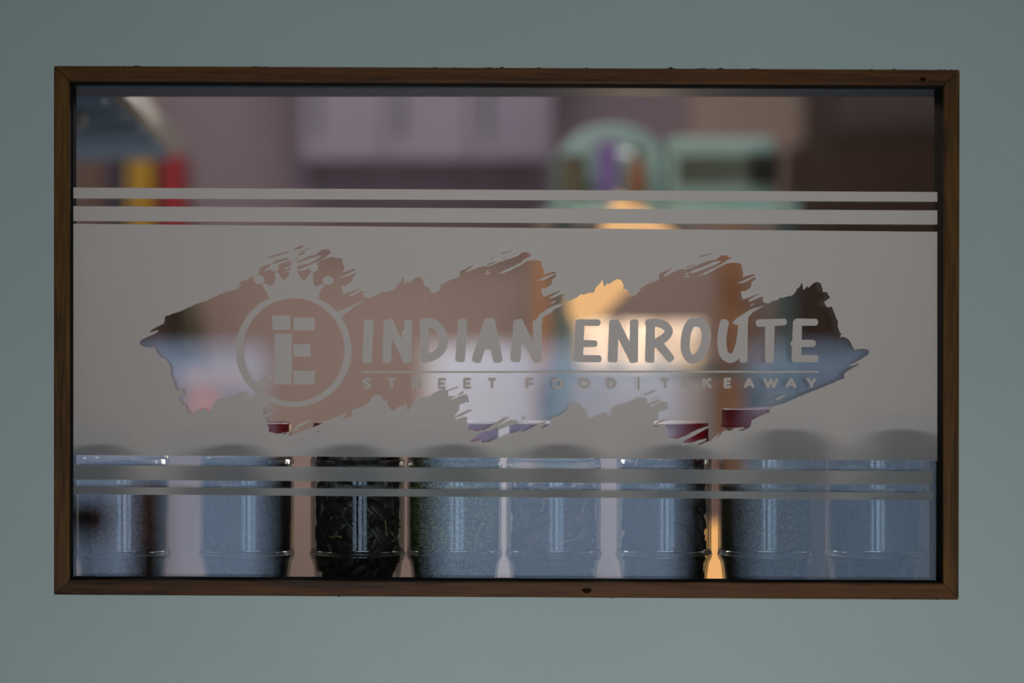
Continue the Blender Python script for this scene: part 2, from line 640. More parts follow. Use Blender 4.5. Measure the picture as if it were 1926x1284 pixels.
# dark gasket along the two sides, glazing bead along the bottom
bm = bmesh.new()
for (xa, xb) in ((128, 137.8), (1768.5, 1778)):
    a = P(xa, 150, 0)
    b = P(xb, 1100, 0)
    box(bm, a.x - WL.x, b.x - WL.x, -0.0015 - WL.y, GT + 0.014 - WL.y, b.z - WL.z, a.z - WL.z)
obj('gasket', bm, M['gasket'], win)
bm = bmesh.new()
a = P(132, 1095, 0)
b = P(1768, 1095, 0)
tube(bm, [Vector((a.x, GT + 0.004, P(0, 1090.5, GT).z)) - WL, Vector((b.x, GT + 0.004, P(0, 1096, GT).z)) - WL], 0.0032, 14)
obj('glazing_bead', bm, M['bead'], win, smooth=True)
# lengthways glazing bead across the head
bm = bmesh.new()
tube(bm, [Vector((a.x, GT + 0.003, P(0, 156.5, GT).z)) - WL, Vector((b.x, GT + 0.003, P(0, 163.5, GT).z)) - WL], 0.0028, 12)
obj('glazing_bead', bm, M['bead'], win, smooth=True)
# knots in the wood
for (kx, ky, rx, ry) in ((1101, 1107, 9, 5), (1729, 152, 6, 4)):
    bm = bmesh.new()
    c = P(kx, ky, 0)
    ring = []
    for i in range(18):
        an = 2 * math.pi * i / 18
        rr_ = 1 + 0.12 * math.sin(3 * an)
        ring.append(bm.verts.new(Vector((c.x + rx * rr_ * 0.0006 * math.cos(an), YF - 0.0002, c.z + ry * rr_ * 0.0006 * math.sin(an))) - WL))
    ctr = bm.verts.new(Vector((c.x, YF - 0.0005, c.z)) - WL)
    for i in range(18):
        bm.faces.new((ring[i], ring[(i + 1) % 18], ctr))
    bmesh.ops.recalc_face_normals(bm, faces=bm.faces)
    tag(obj('wood_knot', bm, plain('knot_wood', srgb(34, 18, 6), 0.9, var=0.4, scale=300, spec=0.05), win), 'dark knot in the wood')

# ------------------------------------------------------------------ frosted vinyl lettering and panel
YV = -0.0006


def field_mesh(f, x0, y0, st, lift=0.0):
    """flat mesh (picture coordinates on the glass plane) of the area where f > 0"""
    bm = bmesh.new()
    H, Wd = f.shape
    cache = {}

    def vert(x, y):
        key = (round(x * 64), round(y * 64))
        v = cache.get(key)
        if v is None:
            v = bm.verts.new(P(x0 + x * st, y0 + y * st, YV - lift) - DL)
            cache[key] = v
        return v

    ins = f > 0
    full = ins[:-1, :-1] & ins[1:, :-1] & ins[:-1, 1:] & ins[1:, 1:]
    anyi = ins[:-1, :-1] | ins[1:, :-1] | ins[:-1, 1:] | ins[1:, 1:]
    part = anyi & ~full
    # merge full cells into rectangles: runs per row, joined downwards when equal
    open_runs = {}
    rects = []
    for y in range(H - 1):
        row = full[y]
        d = np.diff(np.concatenate(([0], row.astype(np.int8), [0])))
        starts = np.nonzero(d == 1)[0]
        ends = np.nonzero(d == -1)[0]
        runs = set(zip(starts.tolist(), ends.tolist()))
        nxt = {}
        for r in runs:
            nxt[r] = open_runs.get(r, y)
        for r, ys in open_runs.items():
            if r not in runs:
                rects.append((r[0], r[1], ys, y))
        open_runs = nxt
    for r, ys in open_runs.items():
        rects.append((r[0], r[1], ys, H - 1))
    for (a, b, c, d) in rects:
        bm.faces.new((vert(a, c), vert(b, c), vert(b, d), vert(a, d)))
    ys, xs = np.nonzero(part)
    for y, x in zip(ys.tolist(), xs.tolist()):
        c = [(x, y), (x + 1, y), (x + 1, y + 1), (x, y + 1)]
        v = [f[y, x], f[y, x + 1], f[y + 1, x + 1], f[y + 1, x]]
        poly = []
        for i in range(4):
            j = (i + 1) % 4
            if v[i] > 0:
                poly.append(c[i])
            if (v[i] > 0) != (v[j] > 0):
                t = v[i] / (v[i] - v[j])
                poly.append((c[i][0] + (c[j][0] - c[i][0]) * t, c[i][1] + (c[j][1] - c[i][1]) * t))
        vv = []
        for p in poly:
            q = vert(*p)
            if q not in vv:
                vv.append(q)
        if len(vv) >= 3:
            try:
                bm.faces.new(vv)
            except ValueError:
                pass
    return bm


def quad_sd(X, Y, pts):
    """signed distance (negative inside) to a convex polygon"""
    n = len(pts)
    area2 = sum(pts[i][0] * pts[(i + 1) % n][1] - pts[(i + 1) % n][0] * pts[i][1] for i in range(n))
    sgn = 1 if area2 > 0 else -1
    dmin = np.full(X.shape, 1e9)
    inside = np.ones(X.shape, bool)
    for i in range(n):
        ax, ay = pts[i]
        bx, by = pts[(i + 1) % n]
        ex, ey = bx - ax, by - ay
        L = ex * ex + ey * ey + 1e-9
        t = np.clip(((X - ax) * ex + (Y - ay) * ey) / L, 0, 1)
        d = np.hypot(X - ax - ex * t, Y - ay - ey * t)
        dmin = np.minimum(dmin, d)
        inside &= (ex * (Y - ay) - ey * (X - ax)) * sgn >= 0
    return np.where(inside, -dmin, dmin)


def stroke_sd(X, Y, p, q, w0, w1, r):
    d = Vector(q) - Vector(p)
    L = d.length
    d /= L
    n = Vector((-d.y, d.x))
    h0, h1 = max(0.05, w0 / 2 - r), max(0.05, w1 / 2 - r)
    p, q = Vector(p), Vector(q)
    return quad_sd(X, Y, [tuple(p + n * h0), tuple(q + n * h1), tuple(q - n * h1), tuple(p - n * h0)]) - r


def cap_sd(X, Y, pts, r):
    out = np.full(X.shape, 1e9)
    for (ax, ay), (bx, by) in zip(pts[:-1], pts[1:]):
        ex, ey = bx - ax, by - ay
        L = ex * ex + ey * ey + 1e-9
        t = np.clip(((X - ax) * ex + (Y - ay) * ey) / L, 0, 1)
        out = np.minimum(out, np.hypot(X - ax - ex * t, Y - ay - ey * t) - r)
    return out


def spline(pts, n=5, closed=False):
    """catmull-rom through points"""
    P_ = [Vector(p) for p in pts]
    out = []
    m = len(P_)
    rng = range(m) if closed else range(m - 1)
    for i in rng:
        if closed:
            a, b, c, d = P_[(i - 1) % m], P_[i], P_[(i + 1) % m], P_[(i + 2) % m]
        else:
            a, b, c, d = P_[max(0, i - 1)], P_[i], P_[i + 1], P_[min(m - 1, i + 2)]
        for k in range(n):
            t = k / n
            out.append(tuple(0.5 * ((2 * b) + (c - a) * t + (2 * a - 5 * b + 4 * c - d) * t * t + (3 * b - a - 3 * c + d) * t ** 3)))
    out.append(tuple(P_[0] if closed else P_[-1]))
    return out


def fill(X0, Y0, Wn, Hn, st, poly):
    """even-odd scanline fill, rows at grid height"""
    m = np.zeros((Hn, Wn), bool)
    pts = np.array(poly, float)
    x1, y1 = pts[:, 0], pts[:, 1]
    x2, y2 = np.roll(x1, -1), np.roll(y1, -1)
    gx = X0 + np.arange(Wn) * st
    r0 = max(0, int((pts[:, 1].min() - Y0) / st) - 1)
    r1 = min(Hn, int((pts[:, 1].max() - Y0) / st) + 2)
    for r in range(r0, r1):
        y = Y0 + r * st + 1e-4
        c = ((y1 <= y) & (y2 > y)) | ((y2 <= y) & (y1 > y))
        if not c.any():
            continue
        xi = np.sort(x1[c] + (y - y1[c]) / (y2[c] - y1[c]) * (x2[c] - x1[c]))
        m[r] = (np.searchsorted(xi, gx) % 2) == 1
    return m


def blur(a, n=1):
    for _ in range(n):
        p = np.pad(a, 1, mode='edge')
        a = (p[:-2, 1:-1] + 2 * p[1:-1, 1:-1] + p[2:, 1:-1]) / 4
        p = np.pad(a, 1, mode='edge')
        a = (p[1:-1, :-2] + 2 * p[1:-1, 1:-1] + p[1:-1, 2:]) / 4
    return a


BRUSH = [(262.5,643.3),(264,641),(275,635),(290,628),(298,623),(296,620.5),(285,624.5),(280,624),(290,617),(308,608),(310,601),(309,597),(312.5,594),(328,588.5),(337,586),(358,576.5),(372,570.5),(393,562.8),(410,554.5),(423,549.6),(430,547),(446,543.5),(450,539),(453,535),(451.5,530.6),(467,524),(470,521.5),(486,516.6),(487,509),(489,503),(498,499),(508.5,496),(512,498),(523,497),(533,494),(547,489.5),(550,491),(550,505),(562,510),(575,507),(582,503),(592,498),(599,494),(603,490),(613.5,485.5),(628,483),(636,485),(643,485.5),(643.9,494.4),(646.5,499),(647.6,504.8),(645,511.4),(658,507.7),(669.7,505.7),(667,509),(651,516),(635,522.5),(648.3,521),(671,512.5),(669.7,515),(663.8,521),(661.6,530),(649,538.8),(646.8,536.6),(641.6,538.8),(643.8,546),(645.3,552),(646.8,553.6),(660,548.5),(675.7,541.8),(677,543),(657,554),(658,557.3),(681.6,547),(685,549),(693.4,548.4),(683,550.6),(683.8,558),(688,559.5),(695,560.5),(703.7,555.8),(712.5,554),(717,548.8),(722,549.5),(728.8,548),(731.8,545.9),(742,545),(745,540),(747.3,535.5),(752.5,531.8),(756,523.7),(758.4,520.7),(760,528),(761.7,534.8),(764.5,531.5),(767.3,528),(769.5,531.8),(777.6,524.4),(786.5,520),(792.4,522.2),(796.9,530.3),(798.4,537),(802.8,538.5),(807.2,542.2),(811,549.6),(816,551),(822,548.8),(829.4,542.2),(828,537),(835.4,532.5),(847.2,525.9),(855,523.5),(864,521),(865.5,509.2),(878,504),(892,497.2),(882,506),(872.2,514.6),(884,509),(900,502.5),(912,500),(915,501.8),(935,494.5),(956.6,487),(974.3,481),(981.7,474.4),(993.6,474.4),(995.8,478.9),(1002.4,478.9),(983.2,489.2),(980,493.7),(960,503),(937.3,513.6),(946.2,513.6),(962,507),(978.8,498.8),(992,490),(1004,488.5),(1010,489.5),(1018.7,490.7),(1019,497),(1020,501.8),(1023.9,510.7),(1021.7,516.6),(1033.5,513),(1043.9,510.2),(1046,512.7),(1027.6,519.6),(1010.6,527),(1021.7,527),(1043.9,515.4),(1046.8,518),(1038.7,525.5),(1037.2,535),(1024.6,543.2),(1023,541),(1017.2,544),(1020,552),(1021.7,558.8),(1036,552.5),(1052.8,546),(1053.5,547.9),(1032.8,560.3),(1034.3,561.7),(1057.2,552.9),(1059,554.5),(1068.3,552.6),(1058.7,556.6),(1060,564),(1070.5,566.2),(1078,561.7),(1084,560),(1089.8,555.8),(1092.7,552.9),(1098,554),(1107.5,550.6),(1116.4,550.4),(1119,544),(1122,539.2),(1128.8,532.5),(1133,524.4),(1134.5,534),(1136.2,540),(1139.5,536),(1142.9,532.5),(1145,535.5),(1152.5,529.6),(1161.4,524.4),(1168.8,527.4),(1171.5,533),(1173.2,539.2),(1171.7,543.6),(1179,543.6),(1182.5,549),(1185.8,555.5),(1191,556.2),(1196.9,554),(1204.3,545),(1202.8,542.9),(1211.7,537),(1223.5,531.8),(1239.2,526.2),(1240,514.4),(1252,508.5),(1265.9,502.3),(1248,518.8),(1251.8,519.6),(1264,513),(1276.2,507),(1286,505.5),(1289.6,507.7),(1310,499),(1332.5,490.7),(1347.3,487.7),(1356,480.3),(1368,479.6),(1371,484),(1377.6,484),(1365,490.5),(1353.2,498.8),(1332,509),(1311.8,519.6),(1328,515.9),(1346,506),(1365,495.9),(1378.4,493.7),(1386,494),(1393.9,495.9),(1395.4,504.8),(1398.3,513.6),(1396.9,521.8),(1405,518.5),(1416.8,515.7),(1421.3,517.1),(1402,525.5),(1385.8,532.9),(1397.6,532),(1418.3,521.2),(1422.8,523.3),(1413.9,530.7),(1412.4,540.3),(1399.8,548.4),(1398.3,546.2),(1392.4,549),(1395,557),(1396.9,563.2),(1412,558),(1427.2,551.8),(1428,553),(1408,563.4),(1408.7,567.7),(1431.6,558),(1438.3,559.3),(1433.9,561.7),(1436,568.4),(1443.5,570.6),(1455.3,565.4),(1462.7,564),(1467.2,558.8),(1472,560),(1480.7,557.4),(1488.8,556.2),(1497,548.5),(1498.4,543.3),(1503.6,539.6),(1506,535),(1508.8,530.7),(1510,538),(1511.7,545.5),(1515,541.5),(1518.4,537.4),(1520.6,541.8),(1528.8,533.7),(1537.6,530),(1544.3,534.4),(1548,545.5),(1546.5,548.5),(1555.4,549.2),(1561,560.3),(1550.2,567),(1554.7,577.3),(1564.3,576.6),(1568.7,587),(1572.4,597.3),(1576,603.2),(1575.4,613.6),(1579.8,625.4),(1582.8,627.7),(1579,635),(1585,632.8),(1593,635.8),(1599.8,643.2),(1603,651),(1607.2,658),(1614,656.5),(1622,655.8),(1628,656.6),(1633.8,658),(1634,666),(1619,675.8),(1607.2,682.4),(1599,686),(1599.8,688.3),(1615.3,683),(1614.6,686),(1602,693),(1592.4,699),(1588.2,702),(1588,711),(1562.8,721.4),(1543,730),(1525.8,736.2),(1500,747),(1474,758.4),(1454.8,763.6),(1450,768.8),(1446,771.5),(1448,775),(1432,781),(1414,789.5),(1413,796),(1411,802.8),(1395,810.5),(1389,810),(1402,802.5),(1384,804),(1374,810),(1366,808),(1357.5,813),(1351,823),(1348.5,822.5),(1354,813),(1346,820),(1336,829.5),(1326.6,833.2),(1305.8,839.8),(1314,834),(1326,829),(1330,824.3),(1316.2,827.2),(1302.9,831.7),(1294,837.6),(1282,836.9),(1285,830.2),(1300,822),(1330,805),(1335,801),(1322,804),(1305,811),(1290,819),(1274,824.5),(1257,823),(1255,804),(1252,802),(1251.8,797.6),(1240,798),(1231,796.5),(1229,794),(1236,789.5),(1238.5,783),(1239,775.5),(1254,769),(1257,770),(1258,768.5),(1256,763.6),(1255.3,756.2),(1247,754.7),(1236,760),(1224.3,765.5),(1223.5,763.6),(1234,758),(1244,752.5),(1238.3,750.3),(1227,755),(1216,758.4),(1213.2,758.4),(1217.6,754.7),(1216,748.8),(1205.8,746.6),(1199.8,746.6),(1192,751),(1185,756.2),(1177,758),(1168.8,760.6),(1158.4,762),(1154,765),(1151,771),(1149.5,777),(1143.6,786.5),(1141.4,778.4),(1137.7,774.7),(1133.2,778.4),(1131.5,776.5),(1122.9,784.3),(1113.3,788.8),(1108,785.8),(1105,780),(1103.6,774),(1102.9,769.5),(1099.2,769.5),(1094,765.8),(1090.3,758.4),(1081.4,756.2),(1074,758.4),(1066.6,765),(1070.3,768.5),(1066.6,771.7),(1054.5,779.5),(1046,783),(1036.5,785.8),(1034.3,794.7),(1035,798.4),(1025,803),(1015.8,806.5),(1018.7,803.5),(1029,792.5),(1023,791.7),(1006.9,800),(992,808),(978.8,813.2),(984,808),(972,811),(959.5,814.7),(937.3,822.8),(919.6,831),(906.2,831.7),(904.8,827.2),(894,830),(884.8,831),(888.5,824.3),(898.8,817),(911,811),(905,808.5),(897.4,810.2),(882,806.5),(881.8,797.6),(879,793.5),(878,782.8),(866,786),(855.5,787.5),(857,784.3),(854.5,781.2),(862,774),(864,771),(864,761.5),(878,755.5),(883,757.5),(881,751),(881.2,745.8),(876.8,740.7),(864,745),(851.6,751.2),(847,750.3),(858,745),(842.8,744.4),(842.8,735.5),(862,728.8),(860.5,725.9),(844.2,733.3),(838,732.5),(831,732.5),(816,738.4),(808.7,745),(802.8,744.4),(795.4,747.3),(785,747.3),(780.6,751.8),(779,757.7),(772,765),(767.3,773.2),(765,760.6),(762.8,757.7),(758.4,765),(756.2,760.6),(748,767.3),(739,772.5),(733.2,768),(728.8,760.6),(728.8,753.2),(721.4,753.2),(717,744.4),(711,741.4),(705,742.9),(696.2,751),(697.7,754.7),(691.8,759),(677,765.8),(663.7,769.5),(662,776),(660.5,782.8),(641.6,789.5),(652,778),(652,774.7),(637.2,782.8),(622,789),(607.6,794.7),(601,798.4),(594,801),(588.4,804.3),(585.4,805.8),(568,811),(552.8,816),(549,819),(541,819),(548.4,814.6),(530.6,817),(540,812),(521.8,815.4),(505.5,811.7),(504.7,799.8),(502.5,799),(501,788),(496.6,785),(512.9,777.6),(511.4,774.7),(496.6,780.6),(493.6,773.2),(495,765.8),(507,758.4),(500,752),(490,747),(473,757.5),(473,755),(487,746),(481.8,740.6),(464,751),(459,750),(466,746),(465.5,742),(459.6,737.7),(452,737.7),(438.9,743.6),(430,749.5),(420,750),(407.6,752.5),(402,758),(400.4,764),(396,771),(391.5,778.5),(388,771),(386,766),(379,772),(375.4,767.7),(368,774),(359,780),(353,774),(349.4,761.5),(342,759.7),(336.3,749),(347.6,742.7),(343,732),(332.4,732.8),(327,717.6),(320.7,703.3),(321.6,692.5),(315.4,680),(312.7,676.4),(302,671),(294.8,662),(290.3,651.3),(285.8,654),(271.5,652.2),(263.4,647.8)]
# thin slivers scratched clear through the panel
CLEAR = [
    [(510.5,495),(522,489),(540,484.5),(545,487),(530,491),(514,496)],
    [(501.8,484),(524,477),(543,472),(555.8,466),(562,463),(567.6,461),(572,463.3),(561.7,468.5),(548,470),(541,475),(524.7,480.3),(504.7,485.5)],
    [(563,472),(578,467),(594.3,462.6),(578,468.5),(564.7,473.7)],
    [(560,478),(570.6,473),(576.5,473.7),(566,479.6),(560,480.8)],
    [(552.8,490),(558.8,485.5),(564,484.3),(559,488)],
    [(557,493),(581,481),(591,479.6),(598,475),(606,469),(618.7,469),(621,473.7),(626,473),(607,487),(600,491),(590,495),(575,501.5),(560,507.5),(558,501),(584,494),(596,487),(604,482),(603,480),(598,481),(580,487),(563,493.5),(558,494.5)],
    [(938,478),(952,473.5),(971,468),(960,472.5),(944,478)],
    [(923,487.5),(925,484),(928,483),(926,487)], [(944.5,485.5),(951.5,483.3),(949,485.5),(945,486.2)], [(965,478),(969.5,476.3),(968,478.5)],
    [(912,499.5),(922,494.5),(930,492.5),(938,489.3),(930,494),(920,498)],
    [(1314,482.5),(1330,477.5),(1347,473.5),(1334,478.5),(1318,483.5)],
    [(1298,491),(1302,488.6),(1300,491.5)], [(1341,483.5),(1345,482.2),(1343,484)], [(1318.5,490),(1328,488.6),(1324,490.6)],
    [(1287,504),(1298,499.5),(1313,494),(1304,498.8),(1294,503.5)],
    [(393,566.3),(402,562),(398,565)],
    [(588.4,814.8),(594,812.5),(601.5,808.7),(600,810.6),(592,814.2)],
    [(477,792.2),(488,791.4),(484,793),(479,793)],
    [(1229,800),(1240,799.5),(1238,802),(1231,802.5)],
]
# scraps of frosted film left inside the brush mark
FILM = [
    [(495,511),(500,506),(508,500),(512,503),(503,508)], [(533,505),(540,502),(546,500),(545,503),(536,507)], [(533.5,511.5),(540,508.5),(548,505.5),(547,508),(537,512)],
    [(490,712.5),(503,707),(518,700.5),(518,709.5),(506,714),(495,721),(480,733),(476,726)],
    [(630,588),(650,580),(668,572),(688.5,564),(676,571),(662,578),(661,582),(648,590),(641,600),(634,596)],
    [(1035.7,570),(1046,564.7),(1045,567),(1037,571.5)],
    [(1008,614),(1009,600),(1016,590),(1030,580.5),(1044,573.5),(1063.5,569),(1055,575.5),(1040,583),(1039,587),(1028,592),(1021,597),(1019.5,608)],
    [(910,516.8),(914,513.5),(920,512),(923,515.5),(918,514.8)], [(913.6,511),(917,507.5),(919.6,507),(918,510.5)],
    [(1299,513.6),(1300,510),(1316,503.5),(1332.5,497.4),(1345.8,490.7),(1359,490.7),(1338.4,501),(1303,513.6)],
    [(1285,522.5),(1288,519),(1294,517.5),(1297,521.5),(1291,520.5)], [(1288.5,516),(1292,512.5),(1296,511.5),(1294,516.5)],
    [(1410,575),(1414,572),(1420.5,569.2),(1419,571.5),(1411,576)],
    [(1377,608),(1384,599.5),(1400,589),(1414,581),(1439.8,573.6),(1428,580),(1414,588),(1413,591),(1407,596.5),(1407,606),(1390,612)],
    [(1208,744),(1214,740),(1224,735.5),(1232,733.2),(1232.5,736.5),(1222,741),(1212,744)],
    [(1226,750),(1233,746),(1240,744.3),(1234,748.5)],
    [(1232,796),(1241,790),(1252,788.5),(1264,785),(1262,787.5),(1246,793.5),(1234,798)],
    [(855.5,784),(866,777),(874,774),(880,770),(890,770.5),(884,774),(872,780),(860,784.5)],
    [(861,741),(868,738),(864,736.5),(870,737),(868,734.5),(873,736),(869,741),(862,743.5)],
    [(908,810),(926,799),(940,790),(950,784.5),(958,784.5),(950,790),(938,799),(932,805),(920,811)],
    [(932,802),(945,797),(960,790),(972,790),(976,794.5),(968,798),(955,801.5),(938,808.5)],
    [(977,783),(982,785),(990,781.5),(987,787),(981,792),(984,787)],
    [(551.4,806),(560,799),(572,794),(583,789.5),(586,790.5),(574,797),(562,803),(553,807)],
    [(551,812.5),(556,806.5),(563,803.5),(558,809)],
    [(1458,750),(1470,744),(1482,741),(1470,748),(1462,752.5)],
    [(800,560),(803,560),(802,562)],
    [(530,822),(540,812.5),(550,808.5),(548,811),(539,817)],
]


def jitter(poly, amp, seed, step=3.2):
    rr = random.Random(seed)
    out = []
    for (ax, ay), (bx, by) in zip(poly, poly[1:] + poly[:1]):
        out.append((ax, ay))
        L = math.hypot(bx - ax, by - ay)
        n = int(L / step)
        for i in range(1, n):
            t = i / n
            out.append((ax + (bx - ax) * t + rr.gauss(0, amp), ay + (by - ay) * t + rr.gauss(0, amp)))
    return out


decal = thing('frosted_window_decal', P(950, 935, YV),
              'frosted vinyl decal on the window pane with brush-stroke cutout, crowned emblem and shop lettering', 'window decal')
DL = Vector(decal.location)

# main panel
ST = 0.6
X0, Y0 = 138.0, 418.0
Wn, Hn = int((1763 - X0) / ST) + 1, int((870 - Y0) / ST) + 1
XX, YY = np.meshgrid(X0 + np.arange(Wn) * ST, Y0 + np.arange(Hn) * ST)
clear = fill(X0, Y0, Wn, Hn, ST, jitter(BRUSH, 0.35, 5))
for c in CLEAR:
    clear |= fill(X0, Y0, Wn, Hn, ST, c)
for c in FILM:
    clear &= ~fill(X0, Y0, Wn, Hn, ST, c)
f = blur(np.where(clear, -1.0, 1.0), 1)
t = (XX - 138) / (1763 - 138)
top = 420.5 + t * (435.8 - 420.5)
bot = 855.2 + t * (866.2 - 855.2)
f = np.minimum(f, np.clip((YY - top) / ST, -1, 1))
f = np.minimum(f, np.clip((bot - YY) / ST, -1, 1))
PANEL = f.copy()
obj('frosted_panel', field_mesh(f, X0, Y0, ST), M['vinyl'], decal)
for (la, lb, ra, rb, xe) in ((352.4, 373, 361, 379.3, 1763), (387.6, 415.6, 395.6, 422.2, 1763), (874.4, 901.6, 886, 912, 1755), (915, 929, 926.4, 940, 1755)):
    bm = bmesh.new()
    bm.faces.new([bm.verts.new(P(x, y, YV) - DL) for x, y in ((138, la), (xe, ra), (xe, rb), (138, lb))])
    obj('stripe', bm, M['vinyl'], decal)


def panel_at(X, Y):
    u = np.clip((X - X0) / ST, 0, Wn - 1.001)
    v = np.clip((Y - Y0) / ST, 0, Hn - 1.001)
    i, j = u.astype(int), v.astype(int)
    a, b = u - i, v - j
    return (PANEL[j, i] * (1 - a) * (1 - b) + PANEL[j, i + 1] * a * (1 - b) + PANEL[j + 1, i] * (1 - a) * b + PANEL[j + 1, i + 1] * a * b)


def shape(name, fn, bbox, st=0.5, label=None, lift=0.0001):
    x0, y0, x1, y1 = bbox
    X, Y = np.meshgrid(np.arange(x0, x1, st), np.arange(y0, y1, st))
    o = obj(name, field_mesh(-np.maximum(fn(X, Y), panel_at(X, Y)), x0, y0, st, 0.0), M['vinyl'], decal)
    if label:
        o['label'] = label
    return o


def U(*a):
    out = a[0]
    for b in a[1:]:
        out = np.minimum(out, b)
    return out


def ring_fn(X, Y):
    dx, dy = X - 552.3, Y - 658
    o = (np.sqrt((dx / 109) ** 2 + (dy / 107) ** 2) - 1) * 108
    i = (np.sqrt((dx / 95.3) ** 2 + (dy / 97.3) ** 2) - 1) * 96
    return np.maximum(o, -i)


shape('emblem_ring', ring_fn, (440, 548, 665, 768))
CROWN = [(507,564),(502,550),(496,541),(491,532),(497,532),(505,536),(511.5,537.5),(515.5,534),(517.5,526),(516.5,512),(523,512),(528,521),(534.5,527),(541,521),(545,510),(548,492),(551,484),(556,492),(560,510),(564,521),(571.5,528),(578,521),(583,512),(589,512),(588.5,526),(590,535),(593.5,538.5),(600,537),(609,533),(613,531),(605,543),(600,553),(598,564)]


def crown_fn(X, Y):
    m = fill(X[0, 0], Y[0, 0], X.shape[1], X.shape[0], 0.5, CROWN)
    a = blur(np.where(m, -1.0, 1.0), 2)
    for cx, cy, rx, ry in ((487, 525.5, 10, 8.6), (516, 502.5, 8.4, 7.4), (551, 477.5, 9.2, 8.6), (590, 503, 8.6, 7.6), (617, 527, 10, 8.2)):
        a = np.minimum(a, (np.sqrt(((X - cx) / rx) ** 2 + ((Y - cy) / ry) ** 2) - 1) * 8)
    outer = (np.sqrt(((X - 552.3) / 109) ** 2 + ((Y - 658) / 107) ** 2) - 1) * 108
    return np.maximum(a, -outer)


shape('crown', crown_fn, (470, 460, 635, 572), lift=0.0002)
for (x0, y0, x1, y1) in ((512, 593, 546.3, 620.3), (552, 597, 592, 621), (516, 627, 548.7, 722.6), (552, 646.5, 584, 670.3), (552, 697, 592.4, 722.6)):
    shape('monogram_block', lambda X, Y, q=(x0, y0, x1, y1): np.maximum(np.maximum(q[0] - X, X - q[2]), np.maximum(q[1] - Y, Y - q[3])), (x0 - 2, y0 - 2, x1 + 2, y1 + 2))

S = stroke_sd
C = cap_sd
LET = [
    ('I', lambda X, Y: U(S(X, Y, (693.9, 605.5), (690.1, 677.5), 18, 18, 5)), (678, 594, 708, 690)),
    ('N', lambda X, Y: U(S(X, Y, (730, 606), (727.3, 677.5), 17, 17, 5), S(X, Y, (731.5, 606), (766.5, 677), 16, 16, 5), S(X, Y, (768.3, 605.5), (765.8, 677), 14, 17, 5), S(X, Y, (764.5, 625), (765.5, 665), 17.5, 17.5, 4)), (710, 594, 782, 690)),
    ('D', lambda X, Y: U(S(X, Y, (798.3, 605), (798.5, 677), 16, 17, 4), C(X, Y, spline([(797, 606.5), (812, 607), (824, 615.5), (832.5, 629), (834.2, 643), (829, 658), (816, 669), (799, 674.5)]), 8.3)), (784, 592, 850, 690)),
    ('I', lambda X, Y: U(S(X, Y, (869.9, 604.5), (865.5, 676), 17.6, 18, 5)), (850, 592, 885, 690)),
    ('A', lambda X, Y: U(S(X, Y, (919.5, 605), (896.5, 676), 18, 18, 6), S(X, Y, (922.5, 605), (936.5, 676), 17, 18, 6), C(X, Y, [(908, 651), (928, 651)], 6)), (880, 592, 952, 690)),
    ('N', lambda X, Y: U(S(X, Y, (974, 605.5), (970, 676), 16.5, 19, 5), S(X, Y, (975.5, 606), (1011.5, 677), 16.5, 15, 5), S(X, Y, (1010.5, 607), (1011.5, 677), 17, 15.5, 5)), (954, 592, 1026, 690)),
    ('E', lambda X, Y: U(S(X, Y, (1090.7, 606.5), (1087.4, 675), 17, 18, 5), S(X, Y, (1090, 606.4), (1124, 606.6), 12.6, 12.6, 5.5), C(X, Y, [(1089, 646), (1117.4, 646)], 6.6), S(X, Y, (1088, 674), (1126, 674.5), 13.5, 13.5, 5.5)), (1070, 592, 1136, 690)),
    ('N', lambda X, Y: U(S(X, Y, (1154.8, 606), (1152.3, 676.5), 18, 18.5, 5), S(X, Y, (1157, 606.5), (1192, 677), 17, 16, 5), S(X, Y, (1192.8, 605), (1191.5, 677), 16, 17, 5)), (1136, 592, 1208, 690)),
    ('R', lambda X, Y: U(S(X, Y, (1223.5, 607), (1222, 676), 17, 18, 6), C(X, Y, [(1220.5, 607)], 0) if False else C(X, Y, spline([(1220.8, 607.2), (1236, 606.5), (1250, 611.5), (1257.6, 621), (1254, 631), (1243, 639.5), (1230, 646)]), 7.9), S(X, Y, (1236, 643), (1261, 674), 17, 15.5, 6)), (1206, 590, 1276, 690)),
    ('O', lambda X, Y: C(X, Y, spline([(1306, 605.3), (1320, 608.5), (1327.5, 622), (1328, 641), (1321.5, 660), (1309, 674), (1297.5, 673.5), (1289.5, 659), (1289, 640), (1292.5, 621), (1299, 608.5)], 5, True), 8.6), (1272, 588, 1345, 690)),
    ('U', lambda X, Y: U(C(X, Y, spline([(1362.2, 608.5), (1358.5, 628), (1357.8, 648), (1361.5, 665), (1372, 673.7), (1384, 668), (1391.5, 650), (1395.5, 628), (1397.8, 608)]), 8.6), S(X, Y, (1398, 604), (1398.5, 677), 17, 15, 5)), (1340, 592, 1415, 690)),
    ('T', lambda X, Y: U(S(X, Y, (1427, 607.3), (1474.5, 605.3), 14, 12.6, 5.5), S(X, Y, (1448, 606), (1447.2, 677), 18, 16.5, 5)), (1414, 590, 1488, 692)),
    ('E', lambda X, Y: U(S(X, Y, (1500, 606), (1497.8, 675), 17, 18, 5), S(X, Y, (1499, 605.6), (1533, 605.8), 13.5, 13, 5.5), C(X, Y, [(1494, 645.6), (1528, 645.6)], 6.8), S(X, Y, (1496, 674), (1534, 674.3), 13.5, 13.5, 5.5), C(X, Y, [(1493, 646), (1493.5, 647)], 6.3)), (1482, 590, 1548, 690)),
]
for ch, fn, bb in LET:
    shape('letter', fn, bb, 0.5, 'large brush-style frosted letter ' + ch, 0.0002)
shape('underline', lambda X, Y: C(X, Y, [(682.5, 699.6), (1538.5, 698.6)], 1.7), (678, 695, 1544, 704), 0.5)


